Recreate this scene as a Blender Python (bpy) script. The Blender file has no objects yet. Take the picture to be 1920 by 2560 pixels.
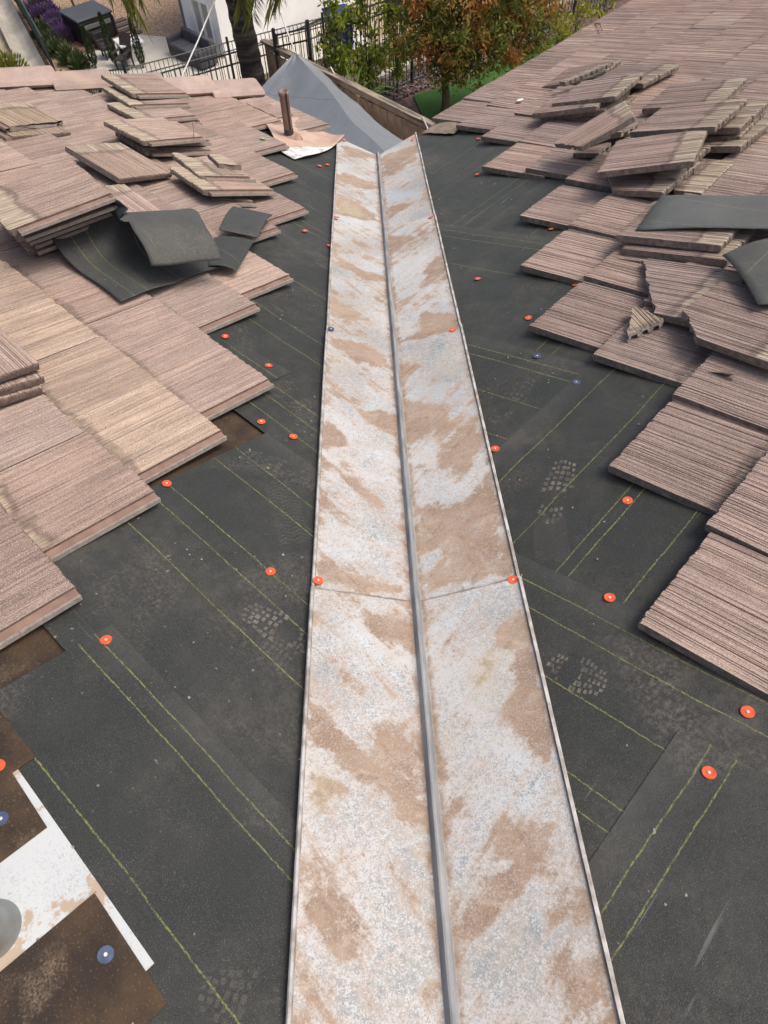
import bpy, bmesh, math, random
from math import sin, cos, radians, sqrt, pi, atan2, hypot
from mathutils import Matrix, Vector, noise

sc = bpy.context.scene
COL = sc.collection

# ---------------------------------------------------------------- camera
cam_d = bpy.data.cameras.new('camera'); cam = bpy.data.objects.new('camera', cam_d); COL.objects.link(cam)
PITCH, YAW, ROLL = 0.9622009, -0.0044612, -0.0540542
fwd = Vector((sin(YAW)*cos(PITCH), cos(YAW)*cos(PITCH), -sin(PITCH)))
rgt = Vector((cos(YAW), -sin(YAW), 0)); upv = rgt.cross(fwd)
r2 = rgt*cos(ROLL)+upv*sin(ROLL); u2 = -rgt*sin(ROLL)+upv*cos(ROLL)
m = Matrix((r2, u2, -fwd)).transposed().to_4x4(); m.translation = Vector((-0.0724, 0, 1.5658)); cam.matrix_world = m
cam_d.sensor_fit = 'VERTICAL'; cam_d.sensor_height = 32.0; cam_d.lens = 1721.2/2560*32.0
cam_d.clip_start = 0.05; cam_d.clip_end = 900
sc.camera = cam

# ---------------------------------------------------------------- sky, sun, exposure (bright overcast)
SUN_EL, SUN_AZ = radians(63), radians(102)      # azimuth measured clockwise from +Y
w = bpy.data.worlds.new('World'); sc.world = w; w.use_nodes = True
wn = w.node_tree; sky = wn.nodes.new('ShaderNodeTexSky'); sky.sky_type = 'NISHITA'; sky.sun_disc = False
sky.sun_elevation = SUN_EL; sky.sun_rotation = SUN_AZ; sky.air_density = 0.7; sky.dust_density = 7.0; sky.ozone_density = 1.0
wn.links.new(sky.outputs[0], wn.nodes['Background'].inputs[0]); wn.nodes['Background'].inputs[1].default_value = 0.142
sd = bpy.data.lights.new('sun', 'SUN'); sun = bpy.data.objects.new('sun', sd); COL.objects.link(sun)
sd.energy = 1.1; sd.angle = radians(20); sd.color = (1.0, 0.96, 0.90)
dv = Vector((sin(SUN_AZ)*cos(SUN_EL), cos(SUN_AZ)*cos(SUN_EL), sin(SUN_EL)))
sun.rotation_euler = dv.to_track_quat('Z', 'Y').to_euler()
vs = sc.view_settings; vs.view_transform = 'Standard'; vs.look = 'None'; vs.gamma = 1; vs.use_curve_mapping = False
vs.exposure = 0.26

# ---------------------------------------------------------------- helpers
RND = random.Random(7)
def tag(o, label=None, cat=None, group=None, kind=None):
    if label: o['label'] = label
    if cat: o['category'] = cat
    if group: o['group'] = group
    if kind: o['kind'] = kind
    return o
def empty(name, loc=(0, 0, 0), rz=0.0):
    o = bpy.data.objects.new(name, None); COL.objects.link(o); o.location = loc; o.rotation_euler = (0, 0, rz); o.empty_display_size = 0.1
    return o
class MB:
    def __init__(s): s.v = []; s.f = []; s.m = []
    def poly(s, pts, mi=0):
        b = len(s.v); s.v += [tuple(p) for p in pts]; s.f.append(tuple(range(b, b+len(pts)))); s.m.append(mi)
    def box(s, c, size, mi=0, M=None):
        hx, hy, hz = size[0]/2, size[1]/2, size[2]/2
        P = [Vector((c[0]+a*hx, c[1]+b*hy, c[2]+d*hz)) for a in (-1, 1) for b in (-1, 1) for d in (-1, 1)]
        if M is not None: P = [M @ q for q in P]
        b = len(s.v); s.v += [tuple(q) for q in P]
        for q in ((0, 1, 3, 2), (4, 6, 7, 5), (0, 4, 5, 1), (2, 3, 7, 6), (0, 2, 6, 4), (1, 5, 7, 3)):
            s.f.append(tuple(b+i for i in q)); s.m.append(mi)
    def rings(s, rings, mi=0, cap=True, closed=False):
        n = len(rings[0]); b = len(s.v)
        for r in rings: s.v += [tuple(p) for p in r]
        for i in range(len(rings)-1):
            for j in range(n):
                j2 = (j+1) % n
                s.f.append((b+i*n+j, b+i*n+j2, b+(i+1)*n+j2, b+(i+1)*n+j)); s.m.append(mi)
        if cap:
            s.f.append(tuple(b+j for j in reversed(range(n)))); s.m.append(mi)
            e = b+(len(rings)-1)*n; s.f.append(tuple(e+j for j in range(n))); s.m.append(mi)
    def tube(s, path, rad, n=8, mi=0, cap=True):
        path = [Vector(p) for p in path]; rr = []
        for i, p in enumerate(path):
            d = (path[min(i+1, len(path)-1)]-path[max(i-1, 0)]).normalized()
            a = d.orthogonal().normalized() if abs(d.z) > .95 else d.cross(Vector((0, 0, 1))).normalized()
            b = d.cross(a); r = rad[i] if isinstance(rad, (list, tuple)) else rad
            rr.append([p+(a*cos(2*pi*j/n)+b*sin(2*pi*j/n))*r for j in range(n)])
        s.rings(rr, mi, cap)
    def grid(s, fn, nu, nv, mi=0):
        b = len(s.v)
        for i in range(nu+1):
            for j in range(nv+1): s.v.append(tuple(fn(i/nu, j/nv)))
        for i in range(nu):
            for j in range(nv):
                q = b+i*(nv+1)+j; s.f.append((q, q+nv+1, q+nv+2, q+1)); s.m.append(mi)
    def mesh(s, name, mats):
        me = bpy.data.meshes.new(name); me.from_pydata(s.v, [], s.f)
        for mt in (mats if isinstance(mats, (list, tuple)) else [mats]): me.materials.append(mt)
        if any(s.m): me.polygons.foreach_set('material_index', s.m)
        return me
    def build(s, name, mats, parent=None, M=None, smooth=False, bevel=0):
        me = s.mesh(name, mats)
        bm = bmesh.new(); bm.from_mesh(me); bmesh.ops.recalc_face_normals(bm, faces=bm.faces[:]); bm.to_mesh(me); bm.free()
        if smooth: me.polygons.foreach_set('use_smooth', [True]*len(me.polygons))
        o = bpy.data.objects.new(name, me); COL.objects.link(o)
        if parent: o.parent = parent
        if M is not None: o.matrix_basis = M
        if bevel:
            b = o.modifiers.new('bevel', 'BEVEL'); b.width = bevel; b.segments = 2; b.limit_method = 'ANGLE'
        return o

# ---- materials
def new(name):
    mt = bpy.data.materials.new(name); mt.use_nodes = True
    nt = mt.node_tree; return mt, nt, nt.nodes['Principled BSDF']
def nd(nt, typ, ins=None, **props):
    n = nt.nodes.new('ShaderNode'+typ)
    for k, v in props.items(): setattr(n, k, v)
    for k, v in (ins or {}).items():
        s = n.inputs[k]
        if hasattr(v, 'is_linked') or hasattr(v, 'links'): nt.links.new(v, s)
        else: s.default_value = v
    return n
def mth(nt, op, a, b=0.0, c=None, clamp=False):
    n = nt.nodes.new('ShaderNodeMath'); n.operation = op; n.use_clamp = clamp
    for i, v in enumerate((a, b) if c is None else (a, b, c)):
        if hasattr(v, 'links'): nt.links.new(v, n.inputs[i])
        else: n.inputs[i].default_value = v
    return n.outputs[0]
def mix(nt, f, a, b, mode='MIX'):
    n = nt.nodes.new('ShaderNodeMix'); n.data_type = 'RGBA'; n.blend_type = mode; n.clamp_factor = True
    for i, v in ((0, f), (6, a), (7, b)):
        if hasattr(v, 'links'): nt.links.new(v, n.inputs[i])
        else: n.inputs[i].default_value = v if i == 0 else (tuple(v)+(1,))[:4]
    return n.outputs[2]
def ramp(nt, f, a, b, lo=0.0, hi=1.0):
    n = nt.nodes.new('ShaderNodeMapRange'); n.clamp = True
    nt.links.new(f, n.inputs[0]); n.inputs[1].default_value = a; n.inputs[2].default_value = b; n.inputs[3].default_value = lo; n.inputs[4].default_value = hi
    return n.outputs[0]
def noi(nt, vec, scale, detail=3, rough=.55, dist=0):
    n = nd(nt, 'TexNoise', {'Scale': scale, 'Detail': detail, 'Roughness': rough, 'Distortion': dist})
    if vec is not None: nt.links.new(vec, n.inputs['Vector'])
    return n.outputs['Fac']
def vmul(nt, v, s):
    n = nd(nt, 'VectorMath', operation='MULTIPLY'); nt.links.new(v, n.inputs[0]); n.inputs[1].default_value = s; return n.outputs[0]
def objvec(nt, rnd=True):
    v = nd(nt, 'TexCoord').outputs['Object']
    if not rnd: return v, None
    oi = nd(nt, 'ObjectInfo'); s = nd(nt, 'VectorMath', operation='SCALE'); s.inputs[0].default_value = (37.1, 11.7, 5.3); nt.links.new(oi.outputs['Random'], s.inputs['Scale'])
    a = nd(nt, 'VectorMath', operation='ADD'); nt.links.new(v, a.inputs[0]); nt.links.new(s.outputs[0], a.inputs[1])
    return a.outputs[0], oi
def bump(nt, bs, h, strength=.4, dist=.003):
    b = nd(nt, 'Bump', {'Strength': strength, 'Distance': dist, 'Height': h}); nt.links.new(b.outputs[0], bs.inputs['Normal'])
def simple(name, col, rough=.8, scale=8.0, var=.25, metal=0.0, bmp=0.0, spec=.5, coat=None):
    mt, nt, bs = new(name); v, _ = objvec(nt)
    f = noi(nt, v, scale, 5); g = ramp(nt, f, .3, .7, 1-var, 1+var)
    c = nd(nt, 'VectorMath', operation='SCALE'); c.inputs[0].default_value = col; nt.links.new(g, c.inputs['Scale'])
    nt.links.new(c.outputs[0], bs.inputs['Base Color']); bs.inputs['Roughness'].default_value = rough; bs.inputs['Metallic'].default_value = metal
    bs.inputs['Specular IOR Level'].default_value = spec
    if bmp: bump(nt, bs, noi(nt, v, scale*6, 4), .5, bmp)
    return mt

def tile_top():
    mt, nt, bs = new('tile_weathered_face'); v, oi = objvec(nt); raw = nd(nt, 'TexCoord').outputs['Object']
    streak = noi(nt, vmul(nt, v, (95, 2.2, 20)), 1.0, 3, .6)
    broad = noi(nt, vmul(nt, v, (12, 5, 5)), 1.0, 3)
    grain = noi(nt, v, 330, 2, .7); speck = noi(nt, v, 520, 1, .5)
    k = mth(nt, 'MULTIPLY', ramp(nt, streak, .32, .68, .72, 1.25), ramp(nt, grain, .3, .72, .52, 1.40))
    k = mth(nt, 'MULTIPLY', k, ramp(nt, broad, .3, .7, .86, 1.12))
    c = nd(nt, 'VectorMath', operation='SCALE'); nt.links.new(oi.outputs['Color'], c.inputs[0]); nt.links.new(k, c.inputs['Scale'])
    col = mix(nt, ramp(nt, speck, .58, .67, 0, .85), c.outputs[0], (.62, .51, .45))
    col = mix(nt, ramp(nt, noi(nt, v, 420, 1), .64, .72, 0, .7), col, (.10, .07, .06))
    # the lap that the tile above used to cover: paler, yellowish, with a dirty line at its edge
    sx = nd(nt, 'SeparateXYZ'); nt.links.new(raw, sx.inputs[0])
    y = mth(nt, 'ADD', sx.outputs[1], ramp(nt, noi(nt, v, 14, 3), .2, .8, -.03, .03))
    lich = mix(nt, ramp(nt, noi(nt, vmul(nt, v, (110, 4, 10)), 1, 3), .4, .62), (.30, .245, .19), (.56, .49, .37))
    col = mix(nt, ramp(nt, y, .325, .35, 0, .9), col, lich)
    band = mth(nt, 'MULTIPLY', ramp(nt, y, .300, .318), ramp(nt, y, .330, .345, 1, 0))
    col = mix(nt, mth(nt, 'MULTIPLY', band, .45), col, (.09, .07, .06))
    # orange lichen freckles
    col = mix(nt, mth(nt, 'MULTIPLY', ramp(nt, noi(nt, v, 9, 2), .68, .74), ramp(nt, noi(nt, v, 90, 2), .55, .65, 0, .6)), col, (.50, .27, .07))
    nt.links.new(col, bs.inputs['Base Color']); bs.inputs['Roughness'].default_value = .93; bs.inputs['Specular IOR Level'].default_value = .25
    bump(nt, bs, mth(nt, 'ADD', grain, mth(nt, 'MULTIPLY', streak, .8)), .7, .0028)
    return mt
TILE_TOP = tile_top()
def tile_raw(name, base, lo=.55, hi=1.45, pale=True):
    mt, nt, bs = new(name); v, oi = objvec(nt)
    g = mth(nt, 'MULTIPLY', ramp(nt, noi(nt, v, 60, 5, .7), .3, .7, lo, hi), ramp(nt, noi(nt, v, 300, 2), .3, .7, .75, 1.25))
    c = nd(nt, 'VectorMath', operation='SCALE'); c.inputs[0].default_value = base; nt.links.new(g, c.inputs['Scale'])
    col = mix(nt, ramp(nt, noi(nt, v, 24, 4), .55, .68, 0, .6 if pale else .1), c.outputs[0], (.36, .32, .25))
    nt.links.new(col, bs.inputs['Base Color']); bs.inputs['Roughness'].default_value = .95
    bump(nt, bs, noi(nt, v, 120, 5, .7), .8, .004); return mt
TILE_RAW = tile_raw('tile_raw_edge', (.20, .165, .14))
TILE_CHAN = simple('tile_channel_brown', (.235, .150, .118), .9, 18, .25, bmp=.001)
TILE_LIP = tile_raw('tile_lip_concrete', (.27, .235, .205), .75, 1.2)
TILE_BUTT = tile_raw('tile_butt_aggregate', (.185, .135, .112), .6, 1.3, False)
TINT = [(.398, .300, .248), (.360, .268, .224), (.415, .313, .260), (.382, .298, .252), (.335, .254, .211), (.400, .290, .236), (.370, .283, .243)]
YEL = [(.455, .350, .265), (.435, .330, .250)]

def felt_mat(name, lines, axis='v', base=(.031, .034, .031), band=None):
    mt, nt, bs = new(name); v = nd(nt, 'TexCoord').outputs['Object']
    fine = noi(nt, v, 420, 2, .6); med = noi(nt, v, 6, 5, .6); big = noi(nt, v, 1.7, 4, .6)
    g = mth(nt, 'MULTIPLY', ramp(nt, fine, .3, .75, .45, 1.8), ramp(nt, med, .3, .7, .82, 1.22))
    c = nd(nt, 'VectorMath', operation='SCALE'); c.inputs[0].default_value = base; nt.links.new(g, c.inputs['Scale'])
    col = mix(nt, ramp(nt, noi(nt, v, 560, 1), .64, .73, 0, .9), c.outputs[0], (.15, .155, .145))
    dust = mth(nt, 'MULTIPLY', ramp(nt, big, .42, .70, 0, 1), ramp(nt, noi(nt, v, 25, 5, .75), .36, .72, 0, .55))
    dust = mth(nt, 'ADD', dust, mth(nt, 'MULTIPLY', ramp(nt, noi(nt, v, 3.4, 6, .75), .55, .75, 0, .35), ramp(nt, noi(nt, v, 160, 2), .4, .6)))
    col = mix(nt, dust, col, (.118, .106, .088))
    smg = mth(nt, 'MULTIPLY', ramp(nt, noi(nt, v, 2.1, 4, .6, .8), .54, .70), ramp(nt, noi(nt, v, 85, 4, .8), .46, .66, 0, .55)); col = mix(nt, smg, col, (.21, .175, .145))
    scr = noi(nt, vmul(nt, v, (3, 60, 1)), 1, 2, .5, 1.2)
    col = mix(nt, mth(nt, 'MULTIPLY', ramp(nt, scr, .68, .78, 0, .5), ramp(nt, noi(nt, v, 4, 2), .5, .6)), col, (.30, .30, .28))
    col = mix(nt, mth(nt, 'MULTIPLY', ramp(nt, noi(nt, v, 60, 1), .74, .78, 0, .8), ramp(nt, noi(nt, v, 3, 2), .5, .62)), col, (.42, .38, .33))
    sx = nd(nt, 'SeparateXYZ'); nt.links.new(v, sx.inputs[0])
    t = sx.outputs[0] if axis == 'u' else sx.outputs[1]
    t = mth(nt, 'ADD', t, ramp(nt, noi(nt, v, 2.2, 2), .2, .8, -.006, .006))
    t = mth(nt, 'ADD', t, ramp(nt, noi(nt, v, 90, 2), .2, .8, -.0016, .0016))
    dmin = None
    for L in lines:
        d = mth(nt, 'ABSOLUTE', mth(nt, 'SUBTRACT', t, L)); dmin = d if dmin is None else mth(nt, 'MINIMUM', dmin, d)
    if dmin is not None:
        ln = mth(nt, 'MULTIPLY', ramp(nt, dmin, .0009, .0022, 1, 0), ramp(nt, noi(nt, v, 130, 3, .7), .34, .60, .0, .85))
        ln = mth(nt, 'MULTIPLY', ln, ramp(nt, noi(nt, v, 2.7, 2), .25, .5, .45, 1))
        col = mix(nt, ln, col, (.25, .275, .07))
    if band:
        bb = mth(nt, 'MULTIPLY', ramp(nt, t, band[0], band[1]), ramp(nt, noi(nt, v, 18, 4), .3, .7, .25, .8)); col = mix(nt, mth(nt, 'MULTIPLY', bb, .22), col, (.17, .165, .145))
    nt.links.new(col, bs.inputs['Base Color']); bs.inputs['Roughness'].default_value = .66; bs.inputs['Specular IOR Level'].default_value = .5; bs.inputs['Sheen Weight'].default_value = .10; bs.inputs['Sheen Tint'].default_value = (.85, 1, .88, 1); bs.inputs['Sheen Roughness'].default_value = .45
    bump(nt, bs, mth(nt, 'ADD', fine, mth(nt, 'MULTIPLY', med, 5)), .6, .0026)
    return mt
FELT_BACK = felt_mat('felt_plain', [], base=(.060, .062, .056))
def old_felt():
    mt, nt, bs = new('old_brown_felt'); v = nd(nt, 'TexCoord').outputs['Object']
    a = noi(nt, v, 7, 6, .65); b = noi(nt, v, 220, 2, .7)
    col = mix(nt, ramp(nt, a, .42, .70), (.028, .018, .012), (.085, .052, .026))
    col = mix(nt, mth(nt, 'MULTIPLY', ramp(nt, noi(nt, v, 5, 5, .7), .56, .70, 0, .75), ramp(nt, b, .35, .6)), col, (.22, .16, .11))
    col = mix(nt, ramp(nt, b, .60, .70, 0, .5), col, (.20, .14, .08))
    nt.links.new(col, bs.inputs['Base Color']); bs.inputs['Roughness'].default_value = .85; bump(nt, bs, b, .6, .002); return mt
OLD_FELT = old_felt()

def zinc(name, dirty=True):
    mt, nt, bs = new(name); v = nd(nt, 'TexCoord').outputs['Object']
    sp = noi(nt, v, 260, 3, .65, .8); sp2 = noi(nt, v, 70, 5, .7)
    w0 = .45 if dirty else .36
    cover = noi(nt, v, 2.4, 4, .6)
    thr = mth(nt, 'ADD', ramp(nt, cover, .3, .7, -.10, .12), mth(nt, 'ADD', mth(nt, 'MULTIPLY', sp, .66), mth(nt, 'MULTIPLY', sp2, .34)))
    white = ramp(nt, thr, w0, w0+.08)
    grey = mix(nt, ramp(nt, noi(nt, v, 90, 2), .35, .65), (.225, .255, .265), (.33, .36, .365))
    col = mix(nt, white, grey, (.555, .590, .600))
    col = mix(nt, ramp(nt, noi(nt, v, 1.9, 3), .5, .68, 0, .25), col, (.52, .57, .61))
    if dirty:
        sx = nd(nt, 'SeparateXYZ'); nt.links.new(v, sx.inputs[0])
        ax = mth(nt, 'ABSOLUTE', sx.outputs[0])
        al = mth(nt, 'SUBTRACT', sx.outputs[1], mth(nt, 'MULTIPLY', ax, 1.15))     # constant along one tile course
        sa = nd(nt, 'Attribute', attribute_name='stain'); sv = nd(nt, 'SeparateColor'); nt.links.new(sa.outputs['Color'], sv.inputs[0])
        cmb = nd(nt, 'CombineXYZ'); nt.links.new(ax, cmb.inputs[0]); nt.links.new(al, cmb.inputs[1]); nt.links.new(mth(nt, 'SIGN', sx.outputs[0]), cmb.inputs[2])
        flow = noi(nt, vmul(nt, cmb.outputs[0], (4.0, 17, 3)), 1.0, 6, .66)
        patch = noi(nt, v, 4.3, 6, .66, .3); edge = noi(nt, v, 110, 6, .82); wide = noi(nt, v, 17, 5, .7)
        lvl = mth(nt, 'ADD', mth(nt, 'MULTIPLY', sv.outputs[0], .31), mth(nt, 'ADD', mth(nt, 'MULTIPLY', flow, .62), mth(nt, 'MULTIPLY', patch, .66)))
        lvl = mth(nt, 'ADD', lvl, mth(nt, 'ADD', mth(nt, 'MULTIPLY', edge, .40), mth(nt, 'MULTIPLY', wide, .52)))
        lvl = mth(nt, 'SUBTRACT', lvl, .500)
        seam = None
        for y_, k_ in ((.88, .12), (2.27, .12), (3.50, .10)):
            d_ = mth(nt, 'SUBTRACT', mth(nt, 'ADD', mth(nt, 'SUBTRACT', sx.outputs[1], mth(nt, 'MULTIPLY', ax, k_)), ramp(nt, noi(nt, v, 30, 3), .2, .8, -.004, .004)), y_+.006)
            l_ = ramp(nt, mth(nt, 'ABSOLUTE', d_), .0030, .0085, 1, 0); seam = l_ if seam is None else mth(nt, 'MAXIMUM', seam, l_)
        rib = ramp(nt, ax, .012, .045, .07, 0)
        hem = ramp(nt, ax, .24, .275, 0, .06)
        lvl = mth(nt, 'ADD', lvl, mth(nt, 'ADD', rib, hem))
        dirt = ramp(nt, lvl, .63, .735)
        tan = mix(nt, ramp(nt, noi(nt, v, 5, 4, .6), .38, .64), (.385, .285, .205), (.265, .180, .125))
        tan = mix(nt, sv.outputs[1], tan, (.40, .345, .225))
        tan = mix(nt, ramp(nt, noi(nt, vmul(nt, cmb.outputs[0], (4, 30, 4)), 1, 4, .6), .56, .70, 0, .55), tan, (.22, .14, .09))
        tan = mix(nt, ramp(nt, noi(nt, v, 30, 6, .75), .50, .68, 0, .65), tan, (.20, .135, .092))
        tan = mix(nt, ramp(nt, noi(nt, vmul(nt, v, (14, 22, 10)), 1, 6, .7, .8), .53, .66, 0, .6), tan, (.47, .385, .30))
        tan = mix(nt, ramp(nt, noi(nt, v, 210, 2, .7), .56, .70, 0, .6), tan, (.56, .50, .44))
        veil = ramp(nt, lvl, .43, .66, 0, .55)
        col = mix(nt, mth(nt, 'MULTIPLY', sv.outputs[2], .55), col, (.40, .53, .63))
        col = mix(nt, mth(nt, 'MULTIPLY', sv.outputs[1], .45), col, (.47, .44, .33))
        col = mix(nt, veil, col, (.52, .43, .35))
        fle = ramp(nt, mth(nt, 'ADD', mth(nt, 'MULTIPLY', sp, .6), mth(nt, 'MULTIPLY', noi(nt, v, 20, 4), .4)), .50, .60, .95, .55)
        col = mix(nt, mth(nt, 'MULTIPLY', dirt, fle), col, tan)
        col = mix(nt, mth(nt, 'MULTIPLY', seam, ramp(nt, noi(nt, v, 24, 4), .3, .6, .35, .85)), col, (.135, .095, .07))
        # scuffs: pale scratches
        scr = noi(nt, vmul(nt, v, (40, 5, 1)), 1, 2, .5, 2.0)
        col = mix(nt, mth(nt, 'MULTIPLY', ramp(nt, scr, .70, .76, 0, .6), ramp(nt, noi(nt, v, 4, 2), .52, .6)), col, (.66, .62, .57))
        ribc = ramp(nt, ax, .0125, .0145, 1, 0)
        col = mix(nt, ribc, col, mix(nt, ramp(nt, noi(nt, vmul(nt, v, (60, 6, 20)), 1, 4), .35, .65), (.20, .215, .22), (.36, .365, .36)))
        # silt line hugging the rib
        silt = mth(nt, 'MULTIPLY', mth(nt, 'MULTIPLY', ramp(nt, ax, .0125, .016), ramp(nt, ax, .018, .030, 1, 0)), ramp(nt, noi(nt, v, 30, 4), .38, .6))
        col = mix(nt, mth(nt, 'MULTIPLY', silt, .8), col, (.26, .18, .12))
        hemc = ramp(nt, ax, .276, .279)
        col = mix(nt, mth(nt, 'MULTIPLY', hemc, .85), col, mix(nt, ramp(nt, noi(nt, v, 22, 4), .4, .6), (.30, .28, .25), (.58, .57, .54)))
        nt.links.new(ramp(nt, dirt, 0, 1, .55, .92), bs.inputs['Roughness'])
    else:
        col = mix(nt, .5, col, (.50, .525, .52))
        d = ramp(nt, mth(nt, 'ADD', noi(nt, v, 9, 6, .65), mth(nt, 'MULTIPLY', sp2, .25)), .66, .70)
        col = mix(nt, d, col, (.42, .33, .25)); bs.inputs['Roughness'].default_value = .6
    nt.links.new(col, bs.inputs['Base Color']); bs.inputs['Metallic'].default_value = 0.0; bs.inputs['Specular IOR Level'].default_value = .4
    bump(nt, bs, mth(nt, 'ADD', sp, mth(nt, 'ADD', mth(nt, 'MULTIPLY', noi(nt, v, 7, 3), 5), mth(nt, 'MULTIPLY', noi(nt, v, 33, 4), 1.5))), .3, .0022)
    return mt
ZINC = zinc('oxidised_valley_metal'); ZINC2 = zinc('oxidised_flashing', False)
ORANGE = simple('orange_plastic', (.70, .105, .035), .7, 90, .32); NAVY = simple('navy_plastic', (.060, .085, .15), .7, 90, .3)
NAIL = simple('nail_steel', (.62, .60, .57), .45, 50, .15, .3)
GALV = simple('galvanised_pipe', (.36, .375, .37), .42, 14, .22, .75)
WOODDECK = simple('old_sheathing', (.10, .065, .035), .9, 4, .4, bmp=.002)

# ---------------------------------------------------------------- roof frames: X = -u, Y = up the slope, Z = normal
K = 0.2934413; CN = 1/sqrt(1+K*K); S2 = 1/sqrt(2); KV = K*S2
def frame(side):
    if side == 'L': U = Vector((S2, -S2, 0)); V = Vector((S2*CN, S2*CN, -K*CN))
    else: U = Vector((S2, S2, 0)); V = Vector((-S2*CN, S2*CN, -K*CN))
    X, Y = -U, -V
    return Matrix((X, Y, X.cross(Y))).transposed().to_4x4()
FR = {'L': frame('L'), 'R': frame('R')}
def UV(side, u, v, h=0.0): return FR[side] @ Vector((-u, -v, h))
def pose(side, X, Y, h, th=0, ax=0, ay=0):
    return FR[side] @ Matrix.Translation((X, Y, h)) @ Matrix.Rotation(radians(th), 4, 'Z') @ Matrix.Rotation(radians(ax), 4, 'X') @ Matrix.Rotation(radians(ay), 4, 'Y')

# ---------------------------------------------------------------- setting: ground
EARTH, nt, bs = new('dry_earth'); v, _ = objvec(nt, False)
ea = noi(nt, vmul(nt, v, (1.6, .35, 1)), 1, 6, .7, 1.0)
nt.links.new(mix(nt, ramp(nt, noi(nt, v, 2.5, 5, .7), .35, .65), mix(nt, ramp(nt, ea, .4, .6), (.22, .165, .105), (.47, .40, .29)), (.33, .27, .18)), bs.inputs['Base Color']); bs.inputs['Roughness'].default_value = .95
bump(nt, bs, ea, .6, .05)
def flat(name, pts, z, mat, kind='structure', thick=0.0):
    b = MB()
    if thick:
        b.rings([[(x, y, z-thick) for x, y in pts], [(x, y, z) for x, y in pts]])
    else: b.poly([(x, y, z) for x, y in pts])
    o = b.build(name, mat); tag(o, kind=kind); return o
flat('ground', [(-300, -250), (300, -250), (300, 420), (-300, 420)], -11.25, EARTH)
MULCH_M = simple('bark_mulch', (.135, .085, .075), .95, 9, .5, bmp=.03)
flat('house_yard', [(-9, -14), (16, -14), (16, 2), (1.6, 9.2), (-2.6, 14.6), (-9, 13)], -5.5, simple('yard_concrete', (.33, .31, .28), .9, 1.5, .2), thick=6)
flat('planting_bed', [(1.35, 10.25), (18, -8), (24, 30), (8.2, 21.4), (.19, 15.4), (-1.6, 14.55)], -4.9, MULCH_M, thick=6.4)
GRASS_M = simple('lower_yard_soil', (.15, .13, .075), .95, 3, .5, bmp=.02)
flat('lower_bank', [(-9.2, 13.05), (-2.7, 14.75), (.1, 15.5), (8.0, 21.5), (12, 25), (12, 31), (1.2, 22.3), (-5.8, 18.9), (-9.5, 17)], -6.8, GRASS_M, thick=4.5)
TURF = simple('artificial_turf', (.035, .105, .012), .9, 40, .3, bmp=.01)
flat('lawn', [(.88, 14.4), (1.35, 11.2), (8, 12), (9.0, 19.0), (4.3, 16.9), (1.9, 14.95)], -4.87, TURF, thick=.03)
CONC = simple('light_concrete', (.52, .49, .42), .85, 1.2, .12)
b = MB()
d = Vector((.8, .6, 0)).normalized(); n_ = Vector((-d.y, d.x, 0)); p0 = Vector((-.6, 14.55, -4.86))
M_ = Matrix((d, n_, Vector((0, 0, 1)))).transposed().to_4x4(); M_.translation = p0
b.box((4.5, 0, 0), (11, .16, .14), M=M_); tag(b.build('kerb', CONC, bevel=.01), kind='structure')
# neighbour's yard
flat('neighbour_patio', [(-12.0, 33.1), (-10.1, 35.1), (-8.3, 34.6), (-5.0, 33.2), (-1, 36), (2, 30), (-8.5, 28), (-11.3, 30.5)], -11.0, CONC, thick=.2)
GRAV_M, nt, bs = new('pale_pea_gravel')
v = nd(nt, 'TexCoord').outputs['Object']; vo = nd(nt, 'TexVoronoi', {'Scale': 9.0}); nt.links.new(v, vo.inputs['Vector'])
nt.links.new(mix(nt, ramp(nt, vo.outputs['Distance'], .1, .6), (.50, .36, .25), (.25, .17, .11)), bs.inputs['Base Color']); bs.inputs['Roughness'].default_value = .95
bump(nt, bs, vo.outputs['Distance'], .8, .03)
flat('gravel_yard', [(-14.2, 32), (-16.6, 40), (-12, 46), (-6.0, 39), (-8.3, 34.7), (-10.1, 35.2), (-12.1, 33.1), (-11.6, 30)], -11.06, GRAV_M, thick=.15)
DITCH = simple('ditch_concrete', (.42, .39, .33), .9, .8, .3)
b = MB(); prof = [(-.5, .2), (-.3, .02), (0, -.06), (.3, .02), (.5, .2)]
a0, a1 = Vector((-13.3, 31.0, -11.0)), Vector((-18.2, 41.5, -11.0)); d = (a1-a0).normalized(); nn = Vector((d.y, -d.x, 0))
for i in range(4):
    b.poly([a0+nn*prof[i][0]+Vector((0, 0, prof[i][1])), a0+nn*prof[i+1][0]+Vector((0, 0, prof[i+1][1])), a1+nn*prof[i+1][0]+Vector((0, 0, prof[i+1][1])), a1+nn*prof[i][0]+Vector((0, 0, prof[i][1]))])
tag(b.build('drainage_ditch', DITCH), kind='structure')

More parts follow.
